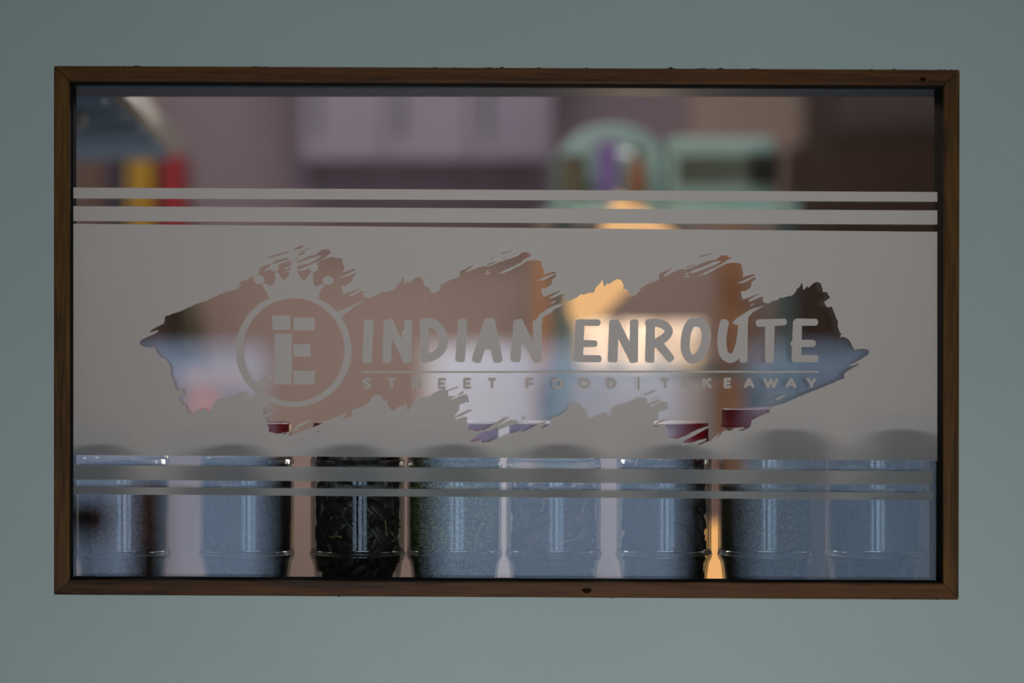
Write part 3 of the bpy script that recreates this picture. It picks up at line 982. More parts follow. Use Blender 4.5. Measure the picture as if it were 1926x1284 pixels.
def small(ch, x0, x1, y0, y1):
    w = 2.75

    def g(X, Y):
        a, b, c, d = x0 + w, x1 - w, y0 + w, y1 - w
        m = (c + d) / 2
        xm = (a + b) / 2
        L = lambda *p: np.minimum.reduce([S(X, Y, p[i], p[i + 1], 2 * w, 2 * w, 1.6) for i in range(len(p) - 1)])
        K = lambda p: C(X, Y, spline(p, 4), w)
        if ch == 'S':
            return K([(b - .4, c + 1.5), (xm + 1, c - .2), (a + .3, c + 3), (xm - 1, m - .4), (xm + 2, m + .8), (b - .2, d - 3.3), (xm, d + .1), (a - .3, d - 2)])
        if ch == 'T':
            return U(L((a, c), (b, c)), L((xm, c), (xm, d)))
        if ch == 'E':
            return U(L((a, c), (a, d)), L((a, c), (b, c)), L((a, m), (b - 1.5, m)), L((a, d), (b, d)))
        if ch == 'F':
            return U(L((a, c), (a, d)), L((a, c), (b, c)), L((a, m + .6), (b - 1.2, m + .6)))
        if ch == 'R':
            return U(L((a, c), (a, d)), K([(a, c), (b - 3, c), (b - .4, c + 3), (b - 3, m + 1), (a, m + 1)]), L((xm, m + 1), (b + .4, d)))
        if ch == 'O':
            return C(X, Y, spline([(xm, c), (b - 1.3, c + 2), (b, m), (b - 1.3, d - 2), (xm, d), (a + 1.3, d - 2), (a, m), (a + 1.3, c + 2)], 4, True), w)
        if ch == 'D':
            return U(L((a, c), (a, d)), K([(a, c), (xm, c), (b - .8, c + 3.6), (b, m), (b - .8, d - 3.6), (xm, d), (a, d)]))
        if ch == '|':
            return S(X, Y, (xm, y0 + 1), (xm, y1 - 1), 4.4, 4.4, 1.4)
        if ch == 'A':
            return U(L((a, d), (xm, c)), L((b, d), (xm, c)), S(X, Y, (a + 3, d - 4), (b - 3, d - 4), 4, 4, 1.2))
        if ch == 'K':
            return U(L((a, c), (a, d)), L((a, m + 1), (b, c)), L((xm - 1, m), (b + .5, d)))
        if ch == 'W':
            q = (b - a) / 4
            return U(L((a - .5, c), (a + q, d)), L((a + q, d), (xm, c + 1)), L((xm, c + 1), (b - q, d)), L((b - q, d), (b + .5, c)))
        if ch == 'Y':
            return U(L((a, c), (xm, m + 1)), L((b, c), (xm, m + 1)), L((xm, m), (xm, d)))
    shape('small_letter', g, (x0 - 4, y0 - 4, x1 + 4, y1 + 4), 0.4, 'small frosted capital ' + ch if ch != '|' else 'thin upright divider', 0.0002)


SUB = [('S', 681, 698.3), ('T', 728, 745.3), ('R', 774.7, 793.5), ('E', 823.5, 840), ('E', 871.3, 887), ('T', 917, 934.3), ('F', 989, 1005.5), ('O', 1038, 1059), ('O', 1089, 1110), ('D', 1141, 1159.5), ('|', 1198.6, 1203.4), ('T', 1242.6, 1260), ('A', 1280, 1300.5), ('K', 1320.8, 1338.6), ('E', 1361, 1376.4), ('A', 1398.6, 1419.4), ('W', 1436, 1463.5), ('A', 1477, 1498.4), ('Y', 1516.5, 1536.2)]
for ch, a, b in SUB:
    tt = (a - 681) / 860
    y0, y1 = 710.4 - 0.4 * tt, 732 - 2.2 * tt
    if ch == '|':
        y0, y1 = 708.8, 733
    small(ch, a, b, y0, y1)

# ------------------------------------------------------------------ the jars on the sill
JY = 0.088
JX = [231, 464.5, 672.5, 854.5, 1041, 1248.5, 1440, 1643.5]
RJ = 0.0548
LIDTOP = [797, 797, 797, 798, 798, 799, 770, 770]


def jz(py, y=JY):
    return P(0, py, y).z


def jar_profile(lid_py):
    zt = jz(lid_py, JY - RJ) - SILL          # height of the lid top over the sill
    zl = zt - 0.0215                        # lid bottom
    zb = jz(1050, JY - RJ) - SILL
    out = [(0.0, 0.004), (0.036, 0.003), (0.042, 0.0), (0.0465, 0.002), (0.0485, 0.008), (0.0515, zb - 0.011),
           (RJ - 0.0004, zb - 0.004), (RJ + 0.0009, zb), (RJ + 0.0008, zb + 0.0025), (RJ - 0.0002, zb + 0.006), (RJ, zb + 0.009),
           (RJ, zl - 0.030), (RJ - 0.0006, zl - 0.022), (RJ - 0.0025, zl - 0.014), (RJ - 0.0052, zl - 0.008), (RJ - 0.0078, zl - 0.004),
           (RJ - 0.0082, zl), (RJ - 0.0086, zt - 0.003), (RJ - 0.011, zt - 0.002)]
    th = 0.0026
    inn = [(max(0, r - th), z + (0.004 if i < 4 else 0)) for i, (r, z) in enumerate(out[:-1])]
    inn[0] = (0.0, 0.008)
    return out, inn, zl, zt


def smooth_prof(prof, n=3):
    pts = spline(prof, n)
    return [(max(0.0, p[0]), p[1]) for p in pts]


def build_jar(lid_py):
    out, inn, zl, zt = jar_profile(lid_py)
    root = thing('spice_jar', (0, 0, 0), 'x', 'jar')
    bm = bmesh.new()
    lathe(bm, smooth_prof(out, 3) + list(reversed(smooth_prof(inn, 3))), 96)
    bmesh.ops.remove_doubles(bm, verts=bm.verts, dist=1e-6)
    bmesh.ops.recalc_face_normals(bm, faces=bm.faces)
    obj('jar_glass', bm, M['jar'], root, smooth=True)
    rl = RJ - 0.0035
    bm = bmesh.new()
    pr = [(0, zt - 0.0012), (rl - 0.006, zt - 0.0012), (rl - 0.0035, zt - 0.0004), (rl - 0.002, zt), (rl - 0.0006, zt - 0.0006), (rl, zt - 0.002), (rl, zl + 0.0035),
          (rl + 0.0006, zl + 0.003), (rl + 0.0007, zl + 0.0008), (rl, zl), (rl - 0.0025, zl), (rl - 0.0025, zt - 0.004), (0, zt - 0.004)]
    lathe(bm, pr, 96)
    bmesh.ops.recalc_face_normals(bm, faces=bm.faces)
    o = obj('lid', bm, M['lid'], root, smooth=True)
    o['label'] = 'glossy maroon screw lid'
    return root, inn


def copy_tree(o, parent=None):
    c = o.copy()
    COL.objects.link(c)
    c.parent = parent
    for ch in [x for x in list(bpy.data.objects) if x.parent == o]:
        copy_tree(ch, c)
    return c


JLAB = [
    'leftmost glass jar on the sill, dark red-brown powder inside, maroon lid',
    'glass jar of fine black grains, second from the left, maroon lid',
    'glass jar packed with black dried chillies and pale stalks, maroon lid',
    'glass jar of round green mung beans, maroon lid',
    'glass jar of blue-grey dried leaf pieces filled to below its shoulder',
    'glass jar of chunky dark bark pieces, right of the wide gap, maroon lid',
    'taller glass jar of olive-brown seeds with a sloping top surface',
    'rightmost glass jar on the sill, taller, holding fine blue-grey powder',
]
short, inn_s = build_jar(797)
tall, inn_t = build_jar(770)
jars = []
used = {'s': False, 't': False}
for i, px in enumerate(JX):
    k = 't' if i >= 6 else 's'
    proto = tall if k == 't' else short
    j = proto if not used[k] else copy_tree(proto)
    used[k] = True
    j.location = (P(px, 0, JY).x, JY, SILL)
    j.rotation_euler = (0, 0, 0.7 * i)
    tag(j, JLAB[i], 'jar', 'glass jars with maroon lids on the window sill')
    jars.append(j)


def inner_r(inn, z):
    for (r0, z0), (r1, z1) in zip(inn[:-1], inn[1:]):
        if z0 <= z <= z1 and z1 > z0:
            return r0 + (r1 - r0) * (z - z0) / (z1 - z0)
    return inn[-1][0]


def filling(i, name, label, mat, top_py, gap=0.0012, rough=0.0, slope=0.0, seed=1):
    inn = inn_t if i >= 6 else inn_s
    zt = jz(top_py, JY - RJ) - SILL
    bm = bmesh.new()
    seg, rows = 128, 90
    z0 = 0.0105
    prof = []
    for k in range(rows + 1):
        z = z0 + (zt - z0) * k / rows
        prof.append((inner_r(inn, z) - gap, z))
    pr = [(0.0, z0)] + prof + [(prof[-1][0] * s, zt + 0.004 * (1 - s)) for s in (0.93, 0.8, 0.6, 0.4, 0.2)] + [(0.0, zt + 0.004)]
    lathe(bm, pr, seg)
    from mathutils import noise as mn
    for v in bm.verts:
        rr = math.hypot(v.co.x, v.co.y)
        if rough:
            n = mn.noise(v.co * 130 + Vector((seed * 7, 0, 0))) + 0.6 * mn.noise(v.co * 300 + Vector((0, seed * 5, 0)))
            if rr > 1e-5:
                k = 1 - rough * max(0, n) / max(rr, 0.02)
                v.co.x *= k
                v.co.y *= k
        if v.co.z > zt - 0.03:
            w = (v.co.z - (zt - 0.03)) / 0.03
            v.co.z += slope * v.co.x * w + 0.0012 * w * mn.noise(v.co * 90 + Vector((3 * seed, 1, 0)))
    bmesh.ops.recalc_face_normals(bm, faces=bm.faces)
    o = obj(name, bm, mat, None, smooth=True)
    o.location = jars[i].location
    tag(o, label, 'spice', kind='stuff')
    return o


def flakes(i, name, label, mats, top_py, n, size, thick, seed, core, stems=0, elong=2.4):
    """loose pieces pressed against the inside of the jar round a packed core"""
    inn = inn_t if i >= 6 else inn_s
    rr = random.Random(seed)
    zt = jz(top_py, JY - RJ) - SILL
    bm = bmesh.new()
    lathe(bm, [(0, 0.012)] + [(core * (1 + 0.06 * math.sin(9 * k)), 0.012 + (zt - 0.02) * k / 14) for k in range(15)] + [(0, zt - 0.005)], 40)
    for _ in range(n):
        a = rr.uniform(0, 2 * math.pi)
        z = rr.uniform(0.014, zt)
        L = size * rr.uniform(0.6, 1.4)
        wdt = L / elong * rr.uniform(0.6, 1.3)
        Rr = inner_r(inn, min(z, zt)) - 0.002
        rad = Rr - rr.random() ** 1.6 * 0.012 - thick
        tilt = rr.uniform(-1.3, 1.3)
        bend = rr.uniform(-0.35, 0.35)
        c0 = Vector((rad * math.cos(a), rad * math.sin(a), z))
        tang = Vector((-math.sin(a), math.cos(a), 0))
        up = Vector((0, 0, 1))
        nor = Vector((math.cos(a), math.sin(a), 0))
        d = (tang * math.cos(tilt) + up * math.sin(tilt))
        e = nor.cross(d)
        top_, bot_ = [], []
        m = 7
        rings = []
        for k in range(m):
            s = k / (m - 1) - 0.5
            ww = wdt * 0.5 * math.sqrt(max(0.02, 1 - (2 * s) ** 2)) * rr.uniform(0.75, 1.2)
            c = c0 + d * (s * L) + e * (bend * L * (s * s - 0.1)) - nor * (s * s * L * L * 6)
            ring = []
            for q in range(6):
                an = 2 * math.pi * q / 6
                p = c + e * (ww * math.cos(an)) + nor * (thick * math.sin(an) * 0.8)
                r2 = math.hypot(p.x, p.y)
                if r2 > Rr:
                    p.x *= Rr / r2
                    p.y *= Rr / r2
                p.z = max(0.0108, p.z)
                ring.append(bm.verts.new(p))
            rings.append(ring)
        mi = 0 if rr.random() < 0.8 else 1
        for A, B in zip(rings[:-1], rings[1:]):
            for q in range(6):
                f_ = bm.faces.new((A[q], A[(q + 1) % 6], B[(q + 1) % 6], B[q]))
                f_.material_index = mi
        bm.faces.new(rings[0]).material_index = mi
        bm.faces.new(list(reversed(rings[-1]))).material_index = mi
    for _ in range(stems):
        a = rr.uniform(0, 2 * math.pi)
        z = rr.uniform(0.03, zt - 0.02)
        pts = []
        da = rr.uniform(-0.1, 0.1)
        dz = rr.uniform(-0.006, 0.006)
        for k in range(6):
            an = a + da * k
            r_ = inner_r(inn, z) - 0.0036
            pts.append((r_ * math.cos(an), r_ * math.sin(an), z + dz * k + 0.001 * math.sin(k)))
        tube(bm, pts, [0.0014, 0.0009, 0.0009, 0.0009, 0.0010, 0.0016], 8, 2)
    bmesh.ops.recalc_face_normals(bm, faces=bm.faces)
    o = obj(name, bm, mats, None, smooth=True)
    o.location = jars[i].location
    tag(o, label, 'spice', kind='stuff')
    return o


filling(0, 'chilli_powder', 'dark red-brown spice powder filling the leftmost jar',
        granular('red_brown_powder', [srgb(60, 22, 18), srgb(84, 40, 30), srgb(44, 26, 22), srgb(100, 64, 46)], 900, 0.5), 876, seed=1)
filling(1, 'black_seeds', 'fine black seed mass inside the second jar from the left',
        granular('black_grain', [srgb(10, 9, 9), srgb(24, 21, 18), srgb(8, 8, 8), srgb(40, 32, 24)], 560, 0.9), 868, rough=0.006, seed=2)
flakes(2, 'dried_chillies', 'black dried chilli mass with pale stalks inside the third jar from the left',
       [plain('black_chilli', (0.003, 0.0025, 0.003), 0.5), plain('dark_chilli', (0.008, 0.003, 0.003), 0.45), plain('chilli_stalk', srgb(112, 98, 60), 0.6)],
       868, 430, 0.030, 0.0035, 11, 0.040, stems=9, elong=2.2)
# mung beans: every bean a little ball
inn = inn_s
bm = bmesh.new()
rr = random.Random(4)
tmpl = bmesh.new()
bmesh.ops.create_icosphere(tmpl, subdivisions=2, radius=1)
tv = [v.co.copy() for v in tmpl.verts]
tf = [[v.index for v in f_.verts] for f_ in tmpl.faces]
tmpl.free()
z = 0.0125
row = 0
zt = jz(859, JY - RJ) - SILL
verts, faces, mids = [], [], []
while z < zt:
    r_ = inner_r(inn, z) - 0.0021
    n_ = int(2 * math.pi * r_ / 0.0037)
    for k in range(n_):
        a = 2 * math.pi * (k + 0.5 * (row % 2)) / n_ + rr.gauss(0, 0.009)
        rad = 0.00185 * rr.uniform(0.86, 1.06)
        rb_ = r_ - abs(rr.gauss(0, 0.0005))
        c = Vector((rb_ * math.cos(a), rb_ * math.sin(a), z + rr.gauss(0, 0.00045)))
        el = rr.uniform(0.85, 1.2)
        off = len(verts)
        for v in tv:
            verts.append((c.x + v.x * rad, c.y + v.y * rad, c.z + v.z * rad * el))
        for q in tf:
            faces.append([off + w for w in q])
        mids += [rr.choice((0, 0, 1))] * len(tf)
    z += 0.0033
    row += 1
me = bpy.data.meshes.new('mung_beans')
cm = bmesh.new()
lathe(cm, [(0, 0.0105)] + [(inner_r(inn, 0.0105 + (zt - 0.0105) * k / 20) - 0.0035, 0.0105 + (zt - 0.0105) * k / 20) for k in range(21)] + [(0, zt)], 64)
off = len(verts)
cm.verts.index_update()
verts += [tuple(v.co) for v in cm.verts]
for f_ in cm.faces:
    faces.append([off + v.index for v in f_.verts])
    mids.append(2)
cm.free()
me.from_pydata(verts, [], faces)
for m_ in (plain('green_bean', srgb(74, 84, 34), 0.4, var=0.35, scale=200), plain('yellow_bean', srgb(108, 110, 56), 0.4, var=0.3, scale=200), M['dark_gap']):
    me.materials.append(m_)
me.polygons.foreach_set('material_index', mids)
me.polygons.foreach_set('use_smooth', [True] * len(faces))
o = bpy.data.objects.new('mung_beans', me)
COL.objects.link(o)
o.location = jars[3].location
tag(o, 'small round green beans filling the fourth jar from the left', 'beans', kind='stuff')

flakes(4, 'dried_leaves', 'grey-brown dried leaf pieces inside the fifth jar from the left',
       [plain('leaf_grey', srgb(48, 42, 36), 0.6, var=0.3, scale=60), plain('leaf_brown', srgb(84, 66, 46), 0.6, var=0.3, scale=60), plain('leaf_stalk', srgb(120, 100, 70), 0.6)],
       922, 620, 0.020, 0.0016, 21, 0.045, stems=14, elong=1.7)
flakes(5, 'bark_pieces', 'dark chunky bark pieces inside the sixth jar from the left',
       [plain('bark_dark', srgb(22, 18, 14), 0.6, var=0.3, scale=60), plain('bark_brown', srgb(40, 30, 20), 0.6, var=0.3, scale=60), plain('bark_pale', srgb(70, 56, 40), 0.6)],
       872, 560, 0.016, 0.003, 31, 0.0462, stems=0, elong=1.5)
filling(6, 'cumin_seeds', 'olive-brown seed mass with sloping surface inside the first tall jar',
        granular('olive_seed', [srgb(34, 30, 14), srgb(66, 58, 28), srgb(24, 22, 12), srgb(86, 76, 44)], 620, 1.0), 910, slope=0.12, rough=0.0, seed=5)
filling(7, 'grey_flour', 'fine dark grey powder inside the rightmost jar',
        granular('grey_powder', [srgb(48, 48, 50), srgb(56, 56, 58), srgb(44, 44, 46)], 900, 0.1), 884, seed=6)

# ------------------------------------------------------------------ the kitchen beyond
# extractor hood, upper left
hz = P(0, 287, 1.5).z
hx = P(338, 0, 1.5).x
hood = thing('extractor_hood', (hx - 0.5, 0.95, hz), 'flat blue-grey steel extractor hood high on the left with a cream edge', 'extractor hood')
HL = Vector(hood.location)
bxo('canopy', -0.8, 0.5 - 0.012, -0.62, 0.55, 0.0, 0.028, M['steel'], hood, 0.004)
for k in range(4):
    bm = bmesh.new()
    y0 = -0.60 + k * 0.285
    box(bm, -0.78, 0.484, y0, y0 + 0.02, -0.014, 0.0)
    box(bm, -0.78, 0.484, y0 + 0.25, y0 + 0.27, -0.014, 0.0)
    for q in range(9):
        box(bm, -0.78, 0.484, y0 + 0.03 + q * 0.025, y0 + 0.04 + q * 0.025, -0.012 + 0.006 * (q % 2), 0.0)
    obj('grease_filter', bm, M['steel_dark'], hood)
bm = bmesh.new()
box(bm, 0.5 - 0.012, 0.5 + 0.006, -0.62, 0.55, -0.004, 0.03)
o = obj('edge_trim', bm, M['cream'], hood, bevel=0.003)
o['label'] = 'cream edge trim'
bm = bmesh.new()
bmesh.ops.create_uvsphere(bm, u_segments=16, v_segments=10, radius=0.016)
o = obj('bolt_glint', bm, M['cream'], hood, smooth=True)  # cream ball put in for the glint of a hook bolt
o.location = (0.43, -0.42, -0.02)
for dy in (-0.5, 0.4):
    bm = bmesh.new()
    tube(bm, [(0, dy, 0.028), (0, dy, 2.7 - HL.z)], 0.012)
    obj('hanging_rod', bm, M['steel_dark'], hood)

# folders on the wall shelf, left
SY = 2.12
sz = P(0, 505, SY).z
M['shelfwood'] = plain('light_shelf_wood', srgb(140, 106, 86), 0.6)
sh = thing('wall_shelf', (P(200, 0, SY).x, 2.5, sz - 0.02), 'narrow wall shelf under the row of coloured folders, far left', 'shelf')
x0, x1 = P(40, 0, SY).x - sh.location.x, P(358, 0, SY).x - sh.location.x
bxo('shelf_board', x0, x1, -0.40, 0, 0, 0.02, M['shelfwood'], sh, 0.002)
for xx_ in (x0 + 0.05, x1 - 0.06):
    bm = bmesh.new()
    box(bm, xx_, xx_ + 0.012, -0.30, 0.0, -0.02, 0.0)
    box(bm, xx_, xx_ + 0.012, -0.02, 0.0, -0.16, -0.02)
    obj('bracket', bm, M['black'], sh)
FOLD = [(118, 141, 292, (120, 104, 98), 'grey-brown folder beside the left edge of the glass'),
        (142, 172, 300, (136, 108, 98), 'pinkish brown folder, second from the left in the row'),
        (173, 204, 296, (124, 92, 78), 'brown folder left of the navy folder'),
        (206, 221, 284, (56, 62, 112), 'thin navy folder in the row'),
        (222, 236, 304, (88, 82, 62), 'olive folder between navy and yellow ones'),
        (237, 259, 283, (210, 160, 66), 'tan yellow folder left of the bright yellow one'),
        (260, 286, 281, (238, 176, 20), 'bright yellow folder in the row'),
        (287, 304, 300, (66, 36, 30), 'dark brown folder between yellow and red'),
        (305, 343, 290, (190, 34, 42), 'wide red folder at the right end of the row')]
for (a, b, t_, c, lab) in FOLD:
    A, B = P(a, t_, SY), P(b, t_, SY)
    r = thing('folder', ((A.x + B.x) / 2, SY + 0.12, sz), lab, 'folder', 'folders on the wall shelf')
    w, h = (B.x - A.x) / 2 - 0.0006, A.z - sz
    m_ = plain('folder_cloth', [v * 0.62 for v in srgb(*c)], 0.6, var=0.06)
    bm = bmesh.new()
    box(bm, -w, -w + 0.002, -0.12, 0.12, 0, h)
    box(bm, w - 0.002, w, -0.12, 0.12, 0, h)
    box(bm, -w, w, -0.12, -0.117, 0, h)
    obj('cover', bm, m_, r, bevel=0.0006)
    bxo('pages', -w + 0.003, w - 0.003, -0.114, 0.115, 0.003, h - 0.006, M['white'], r)

# lilac wall cupboard, top centre
CYD = 2.2
A, B = P(566, 300, CYD), P(1040, 40, CYD)
cup = thing('wall_cupboard', ((A.x + B.x) / 2, 2.486, A.z), 'lilac wall cupboard with three doors, upper centre behind the glass', 'cupboard')
w = (B.x - A.x) / 2
bxo('carcass', -w, w, -0.28, 0, 0, 0.42, M['lilac2'], cup)
for k in range(3):
    a = -w + k * 2 * w / 3 + 0.002
    b = -w + (k + 1) * 2 * w / 3 - 0.002
    d = bxo('door', a, b, -0.30, -0.281, 0.0, 0.42, M['lilac'], cup, 0.002)
    bm = bmesh.new()
    tube(bm, [(a + 0.03, -0.30, 0.05), (a + 0.03, -0.325, 0.05), (a + 0.03, -0.325, 0.14), (a + 0.03, -0.30, 0.14)], 0.004)
    obj('handle', bm, M['chrome'], d)
# paler rail of hooks under it
rail = thing('wall_rail', (P(820, 0, 2.48).x, 2.486, P(0, 330, 2.48).z), 'lilac rail fixed to the wall under the lilac cupboard', 'rail')
bxo('board', -0.30, 0.28, -0.02, 0, -0.035, 0.035, M['lilac2'], rail, 0.003)
for k in range(6):
    bm = bmesh.new()
    x = -0.25 + k * 0.1
    tube(bm, [(x, -0.02, 0.01), (x, -0.045, 0.0), (x, -0.05, -0.02), (x, -0.06, 0.0)], 0.004)
    obj('hook', bm, M['chrome'], rail)

# teal metal rack
RY = 1.6
pl, pr_ = P(1059, 0, RY).x, P(1481, 0, RY).x
rack = thing('shelving_rack', ((pl + pr_) / 2, 1.8, 0), 'teal metal shelving rack right of centre holding a mint microwave and white boxes', 'rack')
RX = rack.location.x
hw = (pr_ - pl) / 2
zt1 = P(0, 384, RY).z
zm1 = P(0, 692, RY).z
for sx in (-1, 1):
    bm = bmesh.new()
    box(bm, sx * hw - 0.017, sx * hw + 0.017, -0.2, -0.166, 0, zt1 - 0.012)
    obj('post', bm, M['teal'], rack, bevel=0.002)
    bm = bmesh.new()
    box(bm, sx * hw - 0.017, sx * hw + 0.017, -0.166, 0.2, zm1 - 0.04, zm1 - 0.015)
    obj('side_rail', bm, M['teal'], rack)
for z_, m_, ex in ((zt1 - 0.012, 'mint2', 0.02), (zm1 - 0.014, 'teal', 0.0), (0.62, 'teal', 0.0)):
    bxo('shelf_board', -hw - ex, hw + ex, -0.21, 0.2, z_, z_ + 0.014, M[m_], rack, 0.002)
for sx in (-1, 1):
    bm = bmesh.new()
    box(bm, sx * hw - 0.017, sx * hw + 0.017, 0.166, 0.2, 0, zm1 - 0.04)
    obj('post', bm, M['teal'], rack, bevel=0.002)
SH1 = zt1 + 0.002
# microwave
A, B = P(1262, 256, RY), P(1462, 384, RY)
mw = thing('microwave', ((A.x + B.x) / 2, 1.76, SH1), 'mint microwave oven with grey-green window on top of the teal rack', 'microwave')
w, h = (B.x - A.x) / 2, A.z - SH1
bxo('casing', -w, w, -0.15, 0.15, 0.006, h, M['mint'], mw, 0.008)
bxo('door_window', -w + 0.012, w - 0.050, -0.156, -0.150, 0.036, h - 0.034, M['greyglass'], mw, 0.001)
bxo('control_panel', w - 0.048, w + 0.003, -0.158, 0.08, 0.03, h - 0.028, M['black'], mw, 0.002)
for k in range(2):
    bm = bmesh.new()
    lathe(bm, [(0, 0), (0.008, 0), (0.007, 0.010), (0, 0.010)], 20)
    o = obj('knob', bm, M['greyglass'], mw)
    o.rotation_euler = (math.pi / 2, 0, 0)
    o.location = (w - 0.024, -0.158, 0.035 + 0.04 * k)
# mint bread bin with an arched top
A, B = P(1062, 226, RY), P(1258, 384, RY)
bb_ = thing('bread_bin', ((A.x + B.x) / 2, 1.78, SH1), 'mint enamel bread bin with arched top left of the microwave', 'bread bin')
w, h = (B.x - A.x) / 2, A.z - SH1
bm = bmesh.new()
sec = [(-w, 0)] + [(-w * math.cos(math.pi * k / 20), h * 0.55 + h * 0.45 * math.sin(math.pi * k / 20)) for k in range(21)] + [(w, 0)]
fa = [bm.verts.new((x, -0.10, z_)) for x, z_ in sec]
fb = [bm.verts.new((x, 0.15, z_)) for x, z_ in sec]
bm.faces.new(fa)
bm.faces.new(list(reversed(fb)))
for i in range(len(sec)):
    j = (i + 1) % len(sec)
    bm.faces.new((fa[i], fb[i], fb[j], fa[j]))
bmesh.ops.recalc_face_normals(bm, faces=bm.faces)
obj('body', bm, M['mint'], bb_, bevel=0.006)
bm = bmesh.new()
tube(bm, [(-0.03, -0.10, h * 0.62), (-0.03, -0.125, h * 0.62), (0.03, -0.125, h * 0.62), (0.03, -0.10, h * 0.62)], 0.004)
obj('handle', bm, M['chrome'], bb_)
# purple packet, brown bottle and olive tin in front of the bin
A, B = P(1134, 270, 1.5), P(1176, 384, 1.5)
pk = thing('packet', ((A.x + B.x) / 2, 1.625, SH1), 'purple food packet standing in front of the mint bread bin', 'packet')
bm = bmesh.new()
w, h = (B.x - A.x) / 2, P(0, 270, 1.62).z - SH1
vs = box(bm, -w, w, -0.016, 0.016, 0, h)
for v in vs[4:]:
    v.co.y *= 0.15
obj('pouch', bm, M['purple'], pk, bevel=0.002)
bxo('seal', -w, w, -0.0015, 0.0015, h, h + 0.008, M['lilac'], pk)
bt = thing('sauce_bottle', (P(1200, 0, 1.62).x, 1.625, SH1), 'brown sauce bottle right of the purple packet on the teal rack', 'bottle')
bm = bmesh.new()
h = P(0, 278, 1.62).z - SH1
lathe(bm, [(0, 0), (0.017, 0), (0.018, 0.004), (0.018, h * 0.62), (0.008, h * 0.8), (0.0075, h * 0.92), (0, h * 0.92)], 28)
obj('body', bm, M['brown'], bt, smooth=True)
bm = bmesh.new()
lathe(bm, [(0, h * 0.9), (0.0095, h * 0.9), (0.0095, h), (0, h)], 24)
obj('cap', bm, M['black'], bt)
tn = thing('tin_can', (P(1078, 0, 1.62).x, 1.625, SH1), 'olive-brown tin standing at the left end of the top rack shelf', 'tin')
bm = bmesh.new()
h = P(0, 292, 1.62).z - SH1
lathe(bm, [(0, 0), (0.024, 0), (0.024, h), (0.021, h), (0.021, h - 0.003), (0, h - 0.003)], 32)
obj('body', bm, plain('olive_label', srgb(92, 86, 66), 0.5), tn)
bm = bmesh.new()
lathe(bm, [(0.0235, h - 0.003), (0.025, h - 0.003), (0.025, h + 0.001), (0.0225, h + 0.001)], 32, close=True)
obj('rim', bm, M['chrome'], tn)
# white takeaway boxes on the middle shelf
zs = zm1 + 0.0002
for k, (a, b, n_) in enumerate(((1088, 1160, 2), (1168, 1244, 2), (1252, 1330, 2))):
    for q in range(n_):
        A, B = P(a, 0, 1.62), P(b, 0, 1.62)
        hh = 0.040
        r = thing('takeaway_box', ((A.x + B.x) / 2, 1.72, zs + q * (hh + 0.001)),
                  'white card takeaway box on the middle rack shelf, %s of the %s stack' % (('bottom', 'top')[q], ('left', 'middle', 'right')[k]), 'box', 'takeaway boxes on the rack')
        w = (B.x - A.x) / 2
        bm = bmesh.new()
        vs = box(bm, -w * 0.9, w * 0.9, -0.06, 0.06, 0, hh - 0.008)
        for v in vs[4:]:
            v.co.x *= 1.08
            v.co.y *= 1.08
        obj('tray', bm, M['white'], r, bevel=0.002)
        bxo('lid', -w, w, -0.067, 0.067, hh - 0.008, hh, M['white'], r, 0.002)
# glowing lamp slung under the top shelf of the rack
LY = 1.52
c = P(1146, 512, LY)
lamp = thing('clip_lamp', tuple(c), 'glowing warm orange lamp shade tilted under the top shelf of the teal rack', 'lamp')
bm = bmesh.new()
prof = []
for k in range(17):
    tt = k / 16
    prof.append((0.034 * min(1, tt / 0.16) ** 0.5 + 0.044 * max(0, tt - 0.16) ** 1.3 + 0.0005, -0.105 + 0.22 * tt))
prof.append((0.0, 0.115))
lathe(bm, prof, 40)
sd = obj('lamp_shade', bm, M['glow'], lamp, smooth=True)
sd.rotation_euler = (0, math.radians(36), 0)
bm = bmesh.new()
e = Vector((0.068, 0, 0.092))
tube(bm, [e, e + Vector((0.01, 0.03, 0.0)), Vector((0.10, 0.10, zt1 - 0.014 - c.z))], 0.006)
obj('arm', bm, M['black'], lamp)
ll = bpy.data.lights.new('takeaway_box_fill', 'POINT')  # added point light below the shade, brightens the white boxes
ll.energy = 1.05
ll.color = (1.0, 0.72, 0.48)
ll.shadow_soft_size = 0.03
lo = bpy.data.objects.new('takeaway_box_fill', ll)
COL.objects.link(lo)
lo.location = c + Vector((0.05, -0.01, -0.12))
# orange pine planks leaning on the back wall
for (a, b, t_, bt_, lab) in ((1001, 1046, 440, 900, 'narrow orange pine plank on the wall left of the teal rack'),
                            (1347, 1404, 432, 905, 'wider orange pine plank on the wall behind the teal rack')):
    A, B = P(a, t_, 2.3), P(b, t_, 2.3)
    o = bxo('pine_plank', A.x, B.x, 2.26, 2.30, 0, A.z, M['pine'], None, 0.003)
    tag(o, lab, 'plank', 'pine planks')
# worktop along the back with a small glowing lamp
wt = thing('kitchen_counter', (0.45, 1.95, 0), 'kitchen counter along the back wall below the jars', 'counter')
bxo('worktop', -0.42, 1.4, -0.75, -0.37, 0.86, 0.90, M['counter'], wt, 0.003)
bxo('base_unit', -0.40, 1.38, -0.73, -0.39, 0.0, 0.86, M['lilac2'], wt)
gl = thing('table_lamp', (P(1343, 0, 1.4).x, 1.40, 0.90), 'small glowing orange globe lamp seen between two jars', 'lamp')
zc = P(0, 1052, 1.4).z - 0.9
bm = bmesh.new()
bmesh.ops.create_uvsphere(bm, u_segments=32, v_segments=20, radius=0.062)
o = obj('globe', bm, M['glow2'], gl, smooth=True)
o.location = (0, 0, zc)
bm = bmesh.new()
lathe(bm, [(0, 0), (0.05, 0), (0.05, 0.008), (0.012, 0.016), (0.009, zc - 0.06), (0.02, zc - 0.055), (0, zc - 0.055)], 32)
obj('stand', bm, M['black'], gl, smooth=True)
